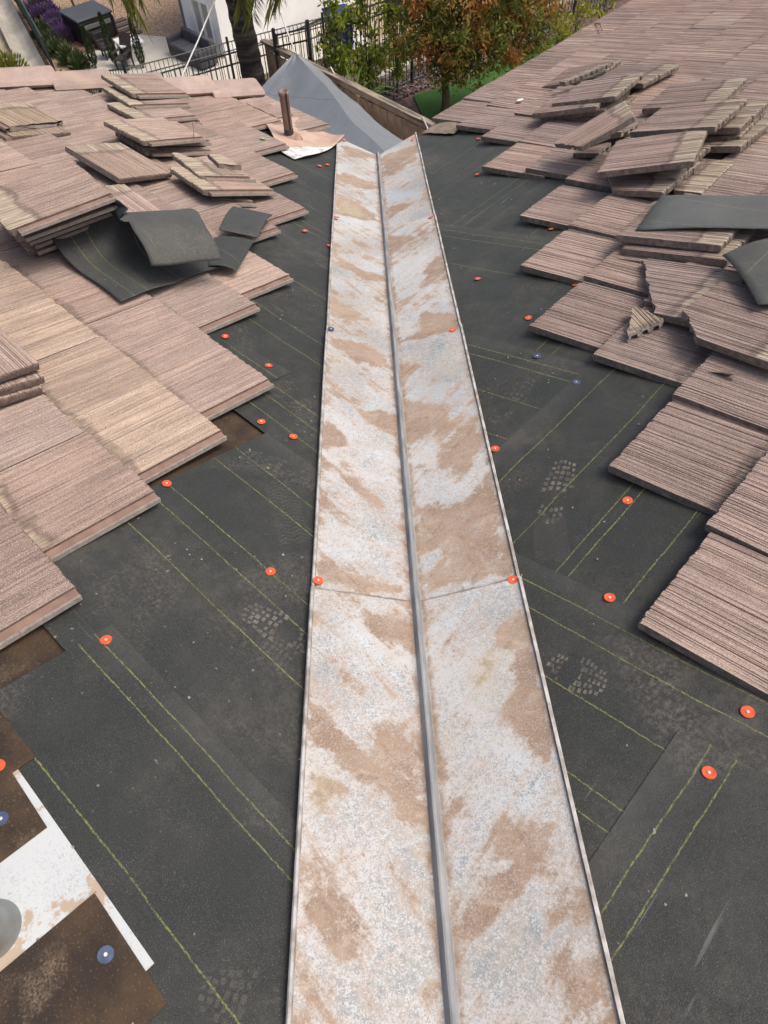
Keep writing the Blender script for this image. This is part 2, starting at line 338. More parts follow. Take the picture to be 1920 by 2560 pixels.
# ---------------------------------------------------------------- the house we stand on
house = tag(empty('house', (0, 0, 0)), 'house whose brown shake tile roof is opened along its valley to black felt', 'house')
EAVE = 3.52
def sheet(name, side, poly, lift, lines, axis='v', mat=None, step=.06, parent=house, wave=1.0, thick=.0022, clip=.18):
    """roofing felt lying on one slope, clipped at the valley; local x = u, local y = v"""
    bm = bmesh.new()
    us = [q[0] for q in poly]; vs_ = [q[1] for q in poly]
    f = bm.faces.new([bm.verts.new((a, b_, 0)) for a, b_ in poly])
    n = int((max(us)-min(us))/step)+1
    for i in range(1, n):
        x = min(us)+i*(max(us)-min(us))/n; bmesh.ops.bisect_plane(bm, geom=bm.verts[:]+bm.edges[:]+bm.faces[:], plane_co=(x, 0, 0), plane_no=(1, 0, 0))
    n = int((max(vs_)-min(vs_))/step)+1
    for i in range(1, n):
        y = min(vs_)+i*(max(vs_)-min(vs_))/n; bmesh.ops.bisect_plane(bm, geom=bm.verts[:]+bm.edges[:]+bm.faces[:], plane_co=(0, y, 0), plane_no=(0, 1, 0))
    # valley clip: left x=(u+v*CN)/sqrt2 <= 0 ; right x=(u-v*CN)/sqrt2 >= 0
    cc = clip*sqrt(2)           # valley clip at |x| = clip: left u+v*CN <= -cc ; right u-v*CN >= cc
    if side == 'L': bmesh.ops.bisect_plane(bm, geom=bm.verts[:]+bm.edges[:]+bm.faces[:], plane_co=(-cc, 0, 0), plane_no=(1, CN, 0), clear_outer=True)
    else: bmesh.ops.bisect_plane(bm, geom=bm.verts[:]+bm.edges[:]+bm.faces[:], plane_co=(cc, 0, 0), plane_no=(-1, CN, 0), clear_outer=True)
    sd_ = 11.3 if side == 'L' else 47.7
    for vt in bm.verts:
        a, c_ = vt.co.x, vt.co.y
        far = min(1.0, max(0.0, (c_-.6)/1.5))
        dz = wave*(.0026*noise.noise((a*4+sd_, c_*4, 0))+far*.0062*noise.noise((a*1.6+c_*2.4, c_*1.2-a*1.0, sd_))+far*.0035*noise.noise((a*5+c_*3, c_*1.0-a*2, sd_)))*min(1, max(0, (abs(a-c_*CN if side == 'R' else a+c_*CN)-.40)/.3))
        vt.co.z = lift+dz+.006
    ex = bmesh.ops.extrude_face_region(bm, geom=bm.faces[:])
    for e in ex['geom']:
        if isinstance(e, bmesh.types.BMVert): e.co.z -= thick
    bmesh.ops.recalc_face_normals(bm, faces=bm.faces[:])
    me = bpy.data.meshes.new(name); bm.to_mesh(me); bm.free()
    lim = max(q[1 if axis == 'v' else 0] for q in poly); k_ = RND.uniform(.82, 1.18)
    me.materials.append(mat or felt_mat('felt_'+name, lines, axis, (.0215*k_, .0245*k_, .0225*k_), (lim-.10, lim-.02)))
    o = bpy.data.objects.new(name, me); COL.objects.link(o); o.parent = parent
    # local (u, v, h) -> world; mirrored axes keep handedness by swapping through the frame
    o.matrix_basis = FR[side] @ Matrix.Diagonal((-1, -1, 1, 1))
    return o
for s, poly in (('L', [(-8.5, -4), (4, -4), (4, EAVE), (-4.72, EAVE), (-6.9, -2.3)]), ('R', [(-4, -4), (9.5, -4), (9.5, EAVE), (-4, EAVE)])):
    o = sheet('roof_deck', s, poly, -.010, [], mat=OLD_FELT, step=.5, wave=0, thick=.03, clip=0)
LINES = {}
FS = {}
FS['LD'] = sheet('felt_sheet', 'L', [(-4.7, 1.95), (0, 1.95), (0, EAVE-.01), (-4.7, EAVE-.01)], 0.0000, [2.2, 2.26, 2.66, 2.9, 3.2])
FS['LC'] = sheet('felt_sheet', 'L', [(-4.2, .83), (0, .83), (0, 2.05), (-4.2, 2.05)], 0.0025, [.905, .985, 1.05, 1.30, 1.42, 1.72])
FS['LB'] = sheet('felt_sheet', 'L', [(-1.47, -.117), (-1.47, .835), (.3, .86), (.3, -.117)], 0.0050, [.233, .352, .42, .612, .70])
FS['LA'] = sheet('felt_sheet', 'L', [(-1.10, -1.2), (1.2, -1.2), (1.2, .0), (-1.10, .004)], 0.0075, [-.04, -.085, -.30])
sheet('felt_sheet', 'L', [(-1.98, .93), (-1.70, .96), (-1.705, 1.165), (-1.98, 1.13)], .0055, [1.09], axis='v')
FS['RD'] = sheet('felt_sheet', 'R', [(0, 1.95), (4.6, 1.95), (4.6, EAVE-.01), (0, EAVE-.01)], 0.0000, [2.16, 2.23, 2.62, 2.9, 3.22])
FS['RC'] = sheet('felt_sheet', 'R', [(1.2, .80), (4.2, .80), (4.2, 2.05), (1.2, 2.05)], 0.0022, [1.02, 1.09, 1.35, 1.52, 1.72])
FS['RL3'] = sheet('felt_sheet', 'R', [(1.2, 1.2), (2.66, 1.3), (2.66, 3.2), (1.2, 3.2)], 0.0035, [2.60, 2.54, 2.3], axis='u')
FS['RL2'] = sheet('felt_sheet', 'R', [(.8, .80), (1.82, .80), (1.82, 2.2), (.8, 2.2)], 0.0045, [1.70, 1.75, 1.52, 1.33], axis='u')
FS['RB'] = sheet('felt_sheet', 'R', [(.5, -.30), (2.6, -.30), (2.6, .84), (.5, .87)], 0.0068, [.195, .36, .398, .56, .755])
FS['RL1'] = sheet('felt_sheet', 'R', [(.0, -.8), (.735, -.8), (.735, -.227), (.935, -.227), (.925, 1.2), (.0, 1.2)], 0.0090, [.862, .79, .645, .475, .42], axis='u')
FS['RA'] = sheet('felt_sheet', 'R', [(-1.2, -1.2), (.718, -1.2), (.705, -.078), (-1.2, -.08)], 0.0112, [-.143, -.197, -.62])

# house walls, fascia
STUCCO = simple('stucco_white', (.72, .73, .72), .9, 3, .06, bmp=.004)
WOODT = simple('fascia_wood', (.30, .22, .16), .8, 5, .25)
def eave_pt(s, u, v=EAVE): return UV(s, u, v, -.04)
corner = Vector((0, EAVE*CN/S2, 0))
for s, u_far in (('L', -4.75), ('R', 9.4)):
    a = eave_pt(s, u_far); c_ = eave_pt(s, -EAVE*CN if s == 'L' else EAVE*CN)
    b = MB(); inn = (FR[s].to_3x3() @ Vector((0, 1, 0))); inn.z = 0; inn.normalize()
    for off, z0, z1 in ((.0, a.z-.16, a.z),):
        q = [a, c_, c_+inn*.03, a+inn*.03]
        b.rings([[Vector((p.x, p.y, z0)) for p in q], [Vector((p.x, p.y, z1)) for p in q]])
    b.build('fascia', WOODT, house)
    b = MB(); q = [a+inn*.45, c_+inn*.45, c_+inn*.65, a+inn*.65]
    b.rings([[Vector((p.x, p.y, -5.55)) for p in q], [Vector((p.x, p.y, a.z+.02)) for p in q]]); b.build('wall', STUCCO, house)

# ---------------------------------------------------------------- valley flashing (four lapped lengths)
# mud left on the metal, outlined in plan (x, y): (strength, outline)
STAIN = {
 'tan': [
  (1.0, [(-0.277,0.564),(-0.164,0.481),(-0.058,0.383),(-0.006,0.328),(-0.006,0.275),(-0.045,0.288),(-0.115,0.351),(-0.183,0.402),(-0.274,0.49)]),
  (0.9, [(-0.157,0.841),(-0.054,0.853),(-0.036,0.778),(-0.009,0.753),(-0.018,0.707),(-0.056,0.706),(-0.124,0.781)]),
  (0.85, [(0.272,0.808),(0.281,0.611),(0.281,0.491),(0.272,0.383),(0.252,0.349),(0.233,0.388),(0.222,0.447),(0.176,0.514),(0.2,0.6),(0.225,0.692),(0.175,0.706)]),
  (0.95, [(0.024,0.067),(0.032,0.101),(0.097,0.163),(0.16,0.221),(0.23,0.285),(0.251,0.262),(0.204,0.217),(0.149,0.16),(0.088,0.105),(0.044,0.066)]),
  (0.7, [(0.113,0.274),(0.159,0.291),(0.188,0.263),(0.144,0.202),(0.109,0.217)]),
  (0.6, [(-0.277,0.198),(-0.223,0.174),(-0.182,0.144),(-0.205,0.088),(-0.268,0.111)]),
  (0.8, [(-0.244,0.096),(-0.182,0.105),(-0.155,0.07),(-0.186,0.054),(-0.232,0.066)]),
  (0.65, [(-0.109,0.546),(-0.051,0.514),(-0.016,0.437),(-0.077,0.388),(-0.136,0.451)]),
  (0.7, [(-0.275,0.411),(-0.183,0.388),(-0.169,0.342),(-0.227,0.311),(-0.27,0.32)]),
  (0.65, [(0.191,0.128),(0.297,0.135),(0.282,0.067),(0.24,0.086),(0.183,0.086)]),
  (0.65, [(0.207,0.022),(0.274,0.035),(0.251,-0.056),(0.201,-0.054)]),
  (0.9, [(-0.274,1.012),(-0.185,0.956),(-0.026,0.944),(-0.016,0.914),(-0.133,0.922),(-0.273,0.981)]),
  (0.75, [(0.02,0.919),(0.267,0.946),(0.275,0.991),(0.078,1.033),(0.035,0.961)]),
  (0.7, [(-0.276,0.041),(-0.248,0.009),(-0.192,-0.042),(-0.271,-0.039)]),
  (0.7, [(-0.167,0.006),(-0.137,-0.014),(-0.097,-0.047),(-0.156,-0.044)]),
  (0.7, [(-0.062,0.037),(-0.017,0.019),(-0.029,-0.031),(-0.065,-0.011)]),
  (0.95, [(0.03,1.276),(0.144,1.229),(0.275,1.332),(0.263,1.182),(0.227,0.948),(0.134,0.974),(0.065,1.069),(0.022,1.07)]),
  (0.75, [(0.013,1.847),(0.202,1.757),(0.17,1.665),(0.02,1.566),(0.001,1.631)]),
  (0.95, [(-0.17,1.758),(-0.069,1.786),(-0.015,1.755),(-0.022,1.616),(-0.102,1.679)]),
  (0.95, [(0.01,2.107),(0.104,2.048),(0.018,1.944)]),
  (1, [(-0.274,2.262),(-0.117,2.244),(-0.016,2.1),(-0.035,2.065),(-0.169,2.102),(-0.264,2.213)]),
  (1, [(0.143,2.499),(0.283,2.417),(0.27,2.26),(0.017,2.261),(0.104,2.348)]),
  (1, [(0.016,2.627),(0.086,2.656),(0.078,2.608),(0.013,2.568)]),
  (0.75, [(-0.274,2.637),(-0.178,2.56),(-0.104,2.462),(-0.178,2.444),(-0.261,2.463)]),
  (1, [(-0.263,3.109),(-0.158,2.968),(-0.024,2.912),(-0.026,2.854),(-0.118,2.841),(-0.251,2.989)]),
  (1, [(0.02,3.383),(0.17,3.296),(0.017,3.143)]),
  (1, [(-0.261,3.964),(-0.154,3.867),(-0.018,3.626),(-0.155,3.607),(-0.262,3.662)]),
  (0.85, [(0.206,3.823),(0.024,3.633),(0.056,3.822)]),
  (1, [(-0.26,4.381),(-0.113,4.267),(-0.009,4.177),(-0.088,4.125),(-0.244,4.191)]),
  (0.75, [(-0.268,4.934),(-0.019,4.844),(-0.007,4.758),(-0.194,4.713)]),
  (0.75, [(0.038,4.776),(0.278,4.859),(0.257,4.555),(0.051,4.338),(0.027,4.437)]),
  (0.8, [(-0.205,1.403),(-0.117,1.331),(-0.064,1.277),(-0.079,1.247),(-0.124,1.271),(-0.184,1.343)]),
  (0.5, [(-0.283,1.727),(-0.214,1.65),(-0.199,1.557),(-0.269,1.503)]),
  (0.75, [(-0.279,1.037),(-0.195,0.987),(-0.118,0.939),(-0.194,0.934),(-0.276,0.974)]),
  (0.6, [(0.117,1.669),(0.253,1.676),(0.263,1.484),(0.185,1.356),(0.111,1.439),(0.109,1.575)]),
  (0.6, [(0.164,2.917),(0.27,3.054),(0.28,2.744),(0.148,2.7)]),
  (0.55, [(-0.168,3.312),(-0.079,3.258),(-0.102,3.225),(-0.179,3.267)]),
 ],
 'olive': [
  (0.8, [(0.106,0.661),(0.176,0.712),(0.222,0.674),(0.196,0.578),(0.148,0.518),(0.103,0.546)]),
  (0.6, [(-0.277,0.459),(-0.215,0.411),(-0.178,0.365),(-0.227,0.311),(-0.27,0.32)]),
  (0.4, [(0.043,0.063),(0.148,0.109),(0.173,0.039),(0.112,0.01)]),
  (0.7, [(0.139,2.113),(0.263,2.162),(0.277,1.998),(0.221,1.93),(0.146,2.002)]),
  (0.8, [(-0.259,3.894),(-0.155,3.8),(-0.096,3.629),(-0.262,3.662)]),
  (0.5, [(-0.264,2.213),(-0.161,2.088),(-0.186,1.977),(-0.267,2.006)]),
  (0.4, [(-0.27,3.447),(-0.099,3.419),(-0.157,3.207),(-0.274,3.119)]),
 ],
 'blue': [
  (0.9, [(0.043,4.131),(0.239,3.939),(0.232,3.839),(0.036,3.938)]),
  (0.9, [(0.031,3.507),(0.186,3.37),(0.17,3.296),(0.027,3.393)]),
  (0.8, [(-0.273,2.809),(-0.108,2.832),(-0.109,2.733),(-0.265,2.681)]),
  (0.8, [(0.044,1.964),(0.245,1.864),(0.234,1.766),(0.083,1.824)]),
  (0.7, [(0.048,1.341),(0.168,1.261),(0.156,1.221),(0.043,1.273)]),
  (0.6, [(-0.128,4.053),(-0.012,4.064),(-0.022,3.719),(-0.118,3.814)]),
  (0.6, [(0.041,2.752),(0.258,2.525),(0.252,2.469),(0.027,2.653)]),
  (0.5, [(-0.136,3.136),(-0.015,3.173),(-0.023,2.948),(-0.116,2.969)]),
 ],
}

def poly_sd(P, x, y):
    d = 1e9; ins = False; n = len(P)
    for i in range(n):
        ax, ay = P[i]; bx, by = P[(i+1) % n]; ex, ey = bx-ax, by-ay; wx, wy = x-ax, y-ay
        t = max(0, min(1, (wx*ex+wy*ey)/(ex*ex+ey*ey+1e-12))); d = min(d, (wx-ex*t)**2+(wy-ey*t)**2)
        if (ay > y) != (by > y) and x < ax+(y-ay)*ex/(by-ay): ins = not ins
    return sqrt(d)*(-1 if ins else 1)
BB = {k: [(a, P, min(q[0] for q in P)-.06, max(q[0] for q in P)+.06, min(q[1] for q in P)-.06, max(q[1] for q in P)+.06) for a, P in L] for k, L in STAIN.items()}
def stain(k, x, y):
    r = 0.0
    x2 = x+.018*noise.noise((x*14, y*14, 1.7))+.010*noise.noise((x*45, y*45, 3.7)); y2 = y+.018*noise.noise((x*14, y*14, 8.1))+.010*noise.noise((x*45, y*45, 5.1))
    for a, P, x0, x1, y0, y1 in BB[k]:
        if x0 < x < x1 and y0 < y < y1:
            d = poly_sd(P, x2, y2); q = max(0, min(1, (.016-d)/.040)); r = max(r, a*q*q*(3-2*q))
    return r
def zv(x, y): return -KV*y+KV*abs(x)
def flashing(y0, y1, cut0, cut1, lift0, lift1, over=0):
    b = MB(); ny = max(60, int((y1-y0)/.014))
    prof = [(-.279, .0325), (-.2845, .0315), (-.288, .027), (-.287, .0215), (-.281, .0205), (-.277, .023)]
    n_flat = 18
    prof += [(-.277+i*(.277-.0135)/n_flat, .0215) for i in range(1, n_flat+1)]
    prof += [(-.0115, .024), (-.0032, .045), (0, .0465)]
    prof = prof+[(-x, z) for x, z in reversed(prof[:-1])]
    def fn(i, j):
        x, h = prof[int(round(i*(len(prof)-1)))]
        ya, yb = y0+cut0*abs(x), y1+cut1*abs(x); y = ya+(yb-ya)*j
        wob = .0016*noise.noise((x*5, y*3.1, 3.3))*(1 if abs(x) < .26 else .4)
        side = .0012*noise.noise((y*2.3, 9.1, 0))
        return (x+side, y, zv(x, y)+h+wob+lift0+(lift1-lift0)*j)
    b.grid(fn, len(prof)-1, ny)
    o = b.build('valley_flashing', ZINC, house)
    at = o.data.color_attributes.new('stain', 'FLOAT_COLOR', 'POINT'); vals = []
    for vt in o.data.vertices:
        x, y = vt.co.x, vt.co.y; inn = abs(x) < .275
        vals += [stain('tan', x, y) if inn else 0, stain('olive', x, y) if inn else 0, stain('blue', x, y) if inn else 0, 1]
    at.data.foreach_set('color', vals)
    sm = o.modifiers.new('gauge', 'SOLIDIFY'); sm.thickness = .0012
    return o
flashing(-1.2, .88, 0, .12, .003, .016); flashing(.80, 2.27, 0, .12, .002, .015); flashing(2.20, 3.50, 0, .1, .002, .013); flashing(3.44, 4.82, 0, 1.0, .001, .004)

# ---------------------------------------------------------------- tiles
W_, L_, T_ = .350, .44, .029
def tile_mesh(seed, cuts=(), W=W_, L=L_, channel=True, name='roof_tile'):
    R = random.Random(seed); top = []; x = 0.0
    while x < W-.006:
        wd = min(R.choice((.0025, .0032, .004, .005, .0062, .0085)), W-x-.001); z = R.uniform(-.0022, .0008)
        top.append((x, z)); top.append((x+wd, z+R.uniform(-.0006, .0006)))
        x += wd
        if x < W-.008:
            g = R.choice((.0014, .0018, .0024, .0036)); top.append((x+g*.5, -R.uniform(.0021, .0035)-g*.65)); x += g
    if top[-1][0] < W: top.append((W, 0))
    bot = [(0, -T_)]
    cx = .032
    while cx < W-.035:
        bot += [(cx, -T_), (cx+.004, -.0135), (cx+.026, -.0135), (cx+.030, -T_)]; cx += .0445
    bot.append((W, -T_))
    def ip(P, x):
        for (a, za), (c, zc) in zip(P, P[1:]):
            if a <= x <= c: return za if c == a else za+(zc-za)*(x-a)/(c-a)
        return P[-1][1]
    xs = sorted(set([round(p[0], 5) for p in top]+[round(p[0], 5) for p in bot]))
    xs = [xs[0]]+[b_ for a, b_ in zip(xs, xs[1:]) if b_-a > .0005]
    if xs[-1] < W-1e-4: xs.append(W)
    rag = {}; hd = {}; ph = R.uniform(0, 9)
    rings = []
    nseg = 9
    for x in xs:
        key = int(x/.011); rag.setdefault(key, R.uniform(-.005, .005)); hk = int(x/W*nseg); hd.setdefault(hk, R.uniform(-.0035, .002))
        yb = rag[key]*.38+.0035*noise.noise((x*30, ph, 0)); zt = ip(top, x); zb = ip(bot, x)
        if zt < -.002: yb += .0025
        frac = (x/W*nseg) % 1; yh = L+hd[hk]-(.009 if frac < .09 else 0)
        def zz(y): return (zt*(.78+.75*noise.noise((x*60, y*8, ph+4))) if zt < -.0022 else zt)+.0016*noise.noise((x*75, y*12, ph))
        ring = [(x, .002+yb*.5, -.0075+zt*.4), (x, yb+.005, zz(0)-.0016), (x, .022, zz(.022))]
        ring += [(x, y, zz(y)) for y in (.07, .12, .17, .22, .27, .32, .37)]
        ring += [(x, L-.012, zz(L)), (x, yh-.001, zt-.003), (x, yh+R.uniform(-.002, .001), -T_*.55), (x, yh-.003, -T_+.001), (x, L-.024, -T_), (x, L-.029, zb), (x, .042, zb), (x, .035, -T_), (x, .006, -T_+.0015*R.random()), (x, .0035+.0022*noise.noise((x*130, seed, 0)), -T_*.6)]
        rings.append(ring)
    b = MB(); n = len(rings[0]); base = 0
    for r in rings: b.v += r
    for i in range(len(rings)-1):
        for j in range(n):
            j2 = (j+1) % n
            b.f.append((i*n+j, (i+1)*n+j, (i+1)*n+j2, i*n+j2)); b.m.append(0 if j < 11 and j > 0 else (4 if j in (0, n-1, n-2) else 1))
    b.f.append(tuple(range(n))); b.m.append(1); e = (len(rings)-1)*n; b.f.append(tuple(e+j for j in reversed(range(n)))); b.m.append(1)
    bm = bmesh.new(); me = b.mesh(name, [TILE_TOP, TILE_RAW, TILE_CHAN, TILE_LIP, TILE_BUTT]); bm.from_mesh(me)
    if channel:
        prof = [(.001, -.0085, 2), (-.0215, -.0135, 3), (-.0245, -.0085, 3), (-.0310, -.0090, 3), (-.0335, -.0215, 3), (-.026, -.0262, 1), (.001, -.0262, 1)]
        ys = [.006, .04, .15, .27, L-.045, L-.03]; vv = []
        for y in ys:
            sh = .004*noise.noise((y*20, seed, 0)) if y < .02 else 0
            vv.append([bm.verts.new((px+(.0 if k_ in (0, 6) else .0007*noise.noise((y*25, k_, seed))), y+sh, pz)) for k_, (px, pz, _) in enumerate(prof)])
        for a, c in zip(vv, vv[1:]):
            for k_ in range(len(prof)-1):
                f = bm.faces.new((a[k_], c[k_], c[k_+1], a[k_+1])); f.material_index = prof[k_][2]
        f = bm.faces.new(vv[0]); f.material_index = 3; f = bm.faces.new(list(reversed(vv[-1]))); f.material_index = 1
        # smooth brown wall of the interlock between top face and shelf
        q = [(-.0004, .009, -.0015), (-.0004, L-.03, -.0015), (-.0004, L-.03, -.0085), (-.0004, .009, -.0085)]
        f = bm.faces.new([bm.verts.new(p) for p in q]); f.material_index = 4
    for (px, py, nx, ny) in cuts:
        # a jagged break: several short planes would fold, so displace the cut edge afterwards
        r = bmesh.ops.bisect_plane(bm, geom=bm.verts[:]+bm.edges[:]+bm.faces[:], plane_co=(px, py, 0), plane_no=(nx, ny, 0), clear_outer=True)
        ce = [e for e in r['geom_cut'] if isinstance(e, bmesh.types.BMEdge)]
        fl = bmesh.ops.triangle_fill(bm, edges=ce, use_beauty=True)
        for f in fl['geom']:
            if isinstance(f, bmesh.types.BMFace): f.material_index = 3
        N = Vector((nx, ny, 0)).normalized()
        for vtx in [e for e in r['geom_cut'] if isinstance(e, bmesh.types.BMVert)]:
            t = vtx.co.x*N.y-vtx.co.y*N.x
            vtx.co -= N*(.006+.010*noise.noise((t*22, seed*1.7, 0))+.004*noise.noise((t*90, vtx.co.z*60, seed)))
    bmesh.ops.recalc_face_normals(bm, faces=bm.faces[:]); bm.to_mesh(me); bm.free()
    return me
VAR = [tile_mesh(100+i) for i in range(8)]
def put(me, name, M, parent=None, tint=None):
    o = bpy.data.objects.new(name, me); COL.objects.link(o); o.parent = parent; o.matrix_basis = M
    t = tint or RND.choice(TINT); k = RND.uniform(.86, 1.12); o.color = (t[0]*k, t[1]*k, t[2]*k, 1)
    return o
TILT = -5.2
def course(side, v, x_first, u_lim, tints=None, lifts=None, n_max=40, gaps=None):
    X = x_first; i = 0
    while i < n_max:
        u_mid = -(X+W_/2)
        if side == 'L' and u_mid < u_lim: break
        if side == 'R' and u_mid > u_lim: break
        lift = (lifts or {}).get(i, (0, 0, 0))
        M = pose(side, X+RND.uniform(-.002, .002), -v+RND.uniform(-.006, .006), .062+lift[0]+RND.uniform(-.001, .002), RND.uniform(-.5, .5)+lift[1], TILT+lift[2]+RND.uniform(-.3, .3), RND.uniform(-.25, .25))
        put(RND.choice(VAR), 'roof_tile', M, house, RND.choice(tints) if tints else None)
        X += (W_+.002)*(1 if side == 'L' else -1)-((gaps or {}).get(i, 0)); i += 1
LROWS = [(-.68, -1.9), (-.345, -1.65), (-.008, -1.195), (.342, -1.374), (.682, -1.490), (1.020, -1.635), (1.350, -2.105), (1.660, -2.237), (1.985, -2.68), (2.315, -2.81), (2.645, -3.255), (2.975, -3.70), (3.305, -4.12), (3.62, -3.955)]
for v, u_end in LROWS:
    lim = -5.42+(v-1.95)*.37+.12 if v > .5 else -4.2
    course('L', v, -u_end+.032, lim, YEL if abs(v-.682) < .01 else None)
RROWS = [(-.55, 1.1), (-.215, 1.12), (.125, .877), (.475, 1.326), (.845, 1.818), (1.175, 1.895), (1.515, 2.306), (1.845, 2.745), (2.19, 3.279), (2.50, 3.267), (2.85, 3.70), (3.20, 3.866), (3.55, 4.0)]
RGAP = {.125: .008, .475: .026, .845: .022, 1.175: .042, 1.515: .033, 1.845: .060, 2.19: .02, 2.85: .015}
for v, u0 in RROWS:
    g = RGAP.get(v, .006)
    course('R', v, -u0-W_, 8.4 if v > 1.5 else 7.0, None, {1: (.010, -.8, -.6), 0: (.0, 0, .3), 2: (.004, .5, 0)}, gaps={0: g, 1: g*.4})
# upper courses of the right slope, partly out of frame
for k_ in range(1, 4): course('R', -.55-.335*k_, -1.6-.17*k_-W_, 6.2)

# ridge caps down the left rake
CAP_M, nt, bs = new('smooth_cap_tile'); v, oi = objvec(nt)
g = mth(nt, 'MULTIPLY', ramp(nt, noi(nt, v, 8, 4), .3, .7, .85, 1.15), ramp(nt, noi(nt, v, 300, 2, .7), .3, .7, .6, 1.35))
c = nd(nt, 'VectorMath', operation='SCALE'); nt.links.new(oi.outputs['Color'], c.inputs[0]); nt.links.new(g, c.inputs['Scale'])
nt.links.new(mix(nt, ramp(nt, noi(nt, v, 3.5, 3), .55, .7, 0, .6), c.outputs[0], (.46, .34, .26)), bs.inputs['Base Color']); bs.inputs['Roughness'].default_value = .9
bump(nt, bs, noi(nt, v, 300, 3), .5, .002)
def cap_mesh():
    b = MB(); prof = [(-.15, -.034), (-.135, -.012), (-.06, .022), (-.02, .040), (.02, .040), (.06, .022), (.135, -.012), (.15, -.034)]
    inner = [(x*.9, z-.016) for x, z in prof]
    ring = [(x, z) for x, z in prof]+[(x, z) for x, z in reversed(inner)]
    b.rings([[(x*(1.0+.10*(1-t)), -.01+y, z) for x, z in ring] for y, t in ((0, 0), (.012, .0), (.2, .4), (.41, .9), (.42, 1))])
    me = b.mesh('ridge_tile', CAP_M); bm = bmesh.new(); bm.from_mesh(me); bmesh.ops.recalc_face_normals(bm, faces=bm.faces[:]); bm.to_mesh(me); bm.free(); return me
CAP = cap_mesh()
for i in range(12):
    v = 3.60-.345*i; u = -5.36+(v-1.95)*.355
    M = pose('L', -u+.035, -v, .105, -19+8, -3.6, 3)
    put(CAP, 'ridge_tile', M, house, (.40, .305, .262))

# ---------------------------------------------------------------- cap nails (children of the felt or metal they hold)
def nail_mesh(cm):
    b = MB(); n = 20
    def ring(r, z): return [(r*cos(2*pi*j/n), r*sin(2*pi*j/n), z) for j in range(n)]
    b.rings([ring(.0145, 0), ring(.0146, .0012), ring(.0135, .0022), ring(.0060, .0016)], 0, cap=True)
    b.rings([ring(.0034, .0012), ring(.0034, .0028), ring(.0024, .0034)], 1, cap=True)
    me = b.mesh('cap_nail', [cm, NAIL]); return me
NO, NB = nail_mesh(ORANGE), nail_mesh(NAVY)
def cap_nail(side, u, v, h, blue=False, lean=0):
    o = bpy.data.objects.new('cap_nail', NB if blue else NO); COL.objects.link(o); o.parent = house
    o.matrix_basis = pose(side, -u, -v, h, RND.uniform(0, 360), RND.uniform(-6, 6), RND.uniform(-6, 6)); return o
for u, v in [(.647, -.17), (.819, -.17), (.929, .23), (1.265, .376), (1.269, .866), (2.005, 1.259), (2.302, 1.227), (2.208, 1.692), (2.737, 1.648), (3.26, 2.534), (3.31, 2.215), (3.623, 2.548), (3.78, 2.94), (2.537, 2.226)]:
    cap_nail('R', u, v, .0172+.002 if v < .3 and u < .95 else .0145)
for u, v in [(1.701, .832), (1.785, 1.06)]: cap_nail('R', u, v, .0145, True)
for u, v in [(-1.067, -.032), (-.979, .421), (-1.452, .416), (-1.526, .858), (-1.397, .892), (-1.788, 1.121), (-2.049, 1.118), (-3.428, 3.064), (-3.43, 2.995), (-2.692, 2.167), (-2.492, 2.155)]:
    cap_nail('L', u, v, .0135)
cap_nail('L', -.932, -.363, .0192); cap_nail('L', -.826, -.41, .0192, True); cap_nail('L', -.483, -.399, .0192, True)
for u, v in [(.831, .464), (1.778, 1.479), (2.656, 2.377), (3.682, 3.453)]: cap_nail('R', u, v, .0375)
for u, v, bl in [(-.856, .485, False), (-1.832, 1.506, True), (-2.709, 2.421, False), (-3.725, 3.524, False)]: cap_nail('L', u, v, .0375, bl)

# ---------------------------------------------------------------- flue at the lower left, its flashing and old felt pieces
sheet('flue_flashing', 'L', [(-1.3, -.9), (-.418, -.9), (-.413, -.348), (-.895, -.338), (-1.3, -.338)], .010, [], mat=ZINC2, step=.15, wave=.3, thick=.0015)
sheet('old_felt_patch', 'L', [(-1.6, -.8), (-.748, -.8), (-.752, -.357), (-.90, -.35), (-.90, -.30), (-1.6, -.30)], .0125, [], mat=OLD_FELT, wave=.6)
sheet('old_felt_patch', 'L', [(-.585, -.9), (-.350, -.9), (-.347, -.368), (-.585, -.358)], .0125, [], mat=OLD_FELT, wave=.6)
b = MB(); c0 = UV('L', -.658, -.522, 0); n = 40; rr = .050
def circ(c, r, z): return [(c.x+r*cos(2*pi*j/n), c.y+r*sin(2*pi*j/n), c.z+z) for j in range(n)]
b.rings([circ(c0, rr*1.25, -.01), circ(c0, rr*1.04, .022), circ(c0, rr, .06), circ(c0, rr, .30), circ(c0, rr*1.05, .305), circ(c0, rr*1.05, .32), circ(c0, rr*.9, .322), circ(c0, rr*.9, .1)], cap=False)
b.build('flue_pipe', GALV, house, smooth=True)

# vent pipe near the eave, with its lifted lead flashing
VP = UV('L', -3.915, 3.17, .03)
PIPE = simple('painted_vent_pipe', (.23, .15, .12), .55, 9, .35)
PIPE_BLK = simple('pipe_black_streak', (.018, .016, .016), .5, 9, .2)
b = MB(); n = 24; H = .30
def vr(z, r): return [VP+Vector((r*cos(2*pi*j/n), r*sin(2*pi*j/n), z)) for j in range(n)]
b.rings([vr(-.02, .031), vr(H-.03, .031), vr(H-.028, .034), vr(H, .034), vr(H, .029), vr(.05, .029)], cap=False)
for q in range(len(b.f)):
    a = Vector((0, 0, 0))
    for i in b.f[q]: a += Vector(b.v[i])-VP
    a /= len(b.f[q]); ang = math.degrees(atan2(a.y, a.x))
    if -72 < ang < -48 and a.z < H: b.m[q] = 1
    if a.z < .08: pass
vent = b.build('vent_pipe', [PIPE, PIPE_BLK], house, smooth=True)
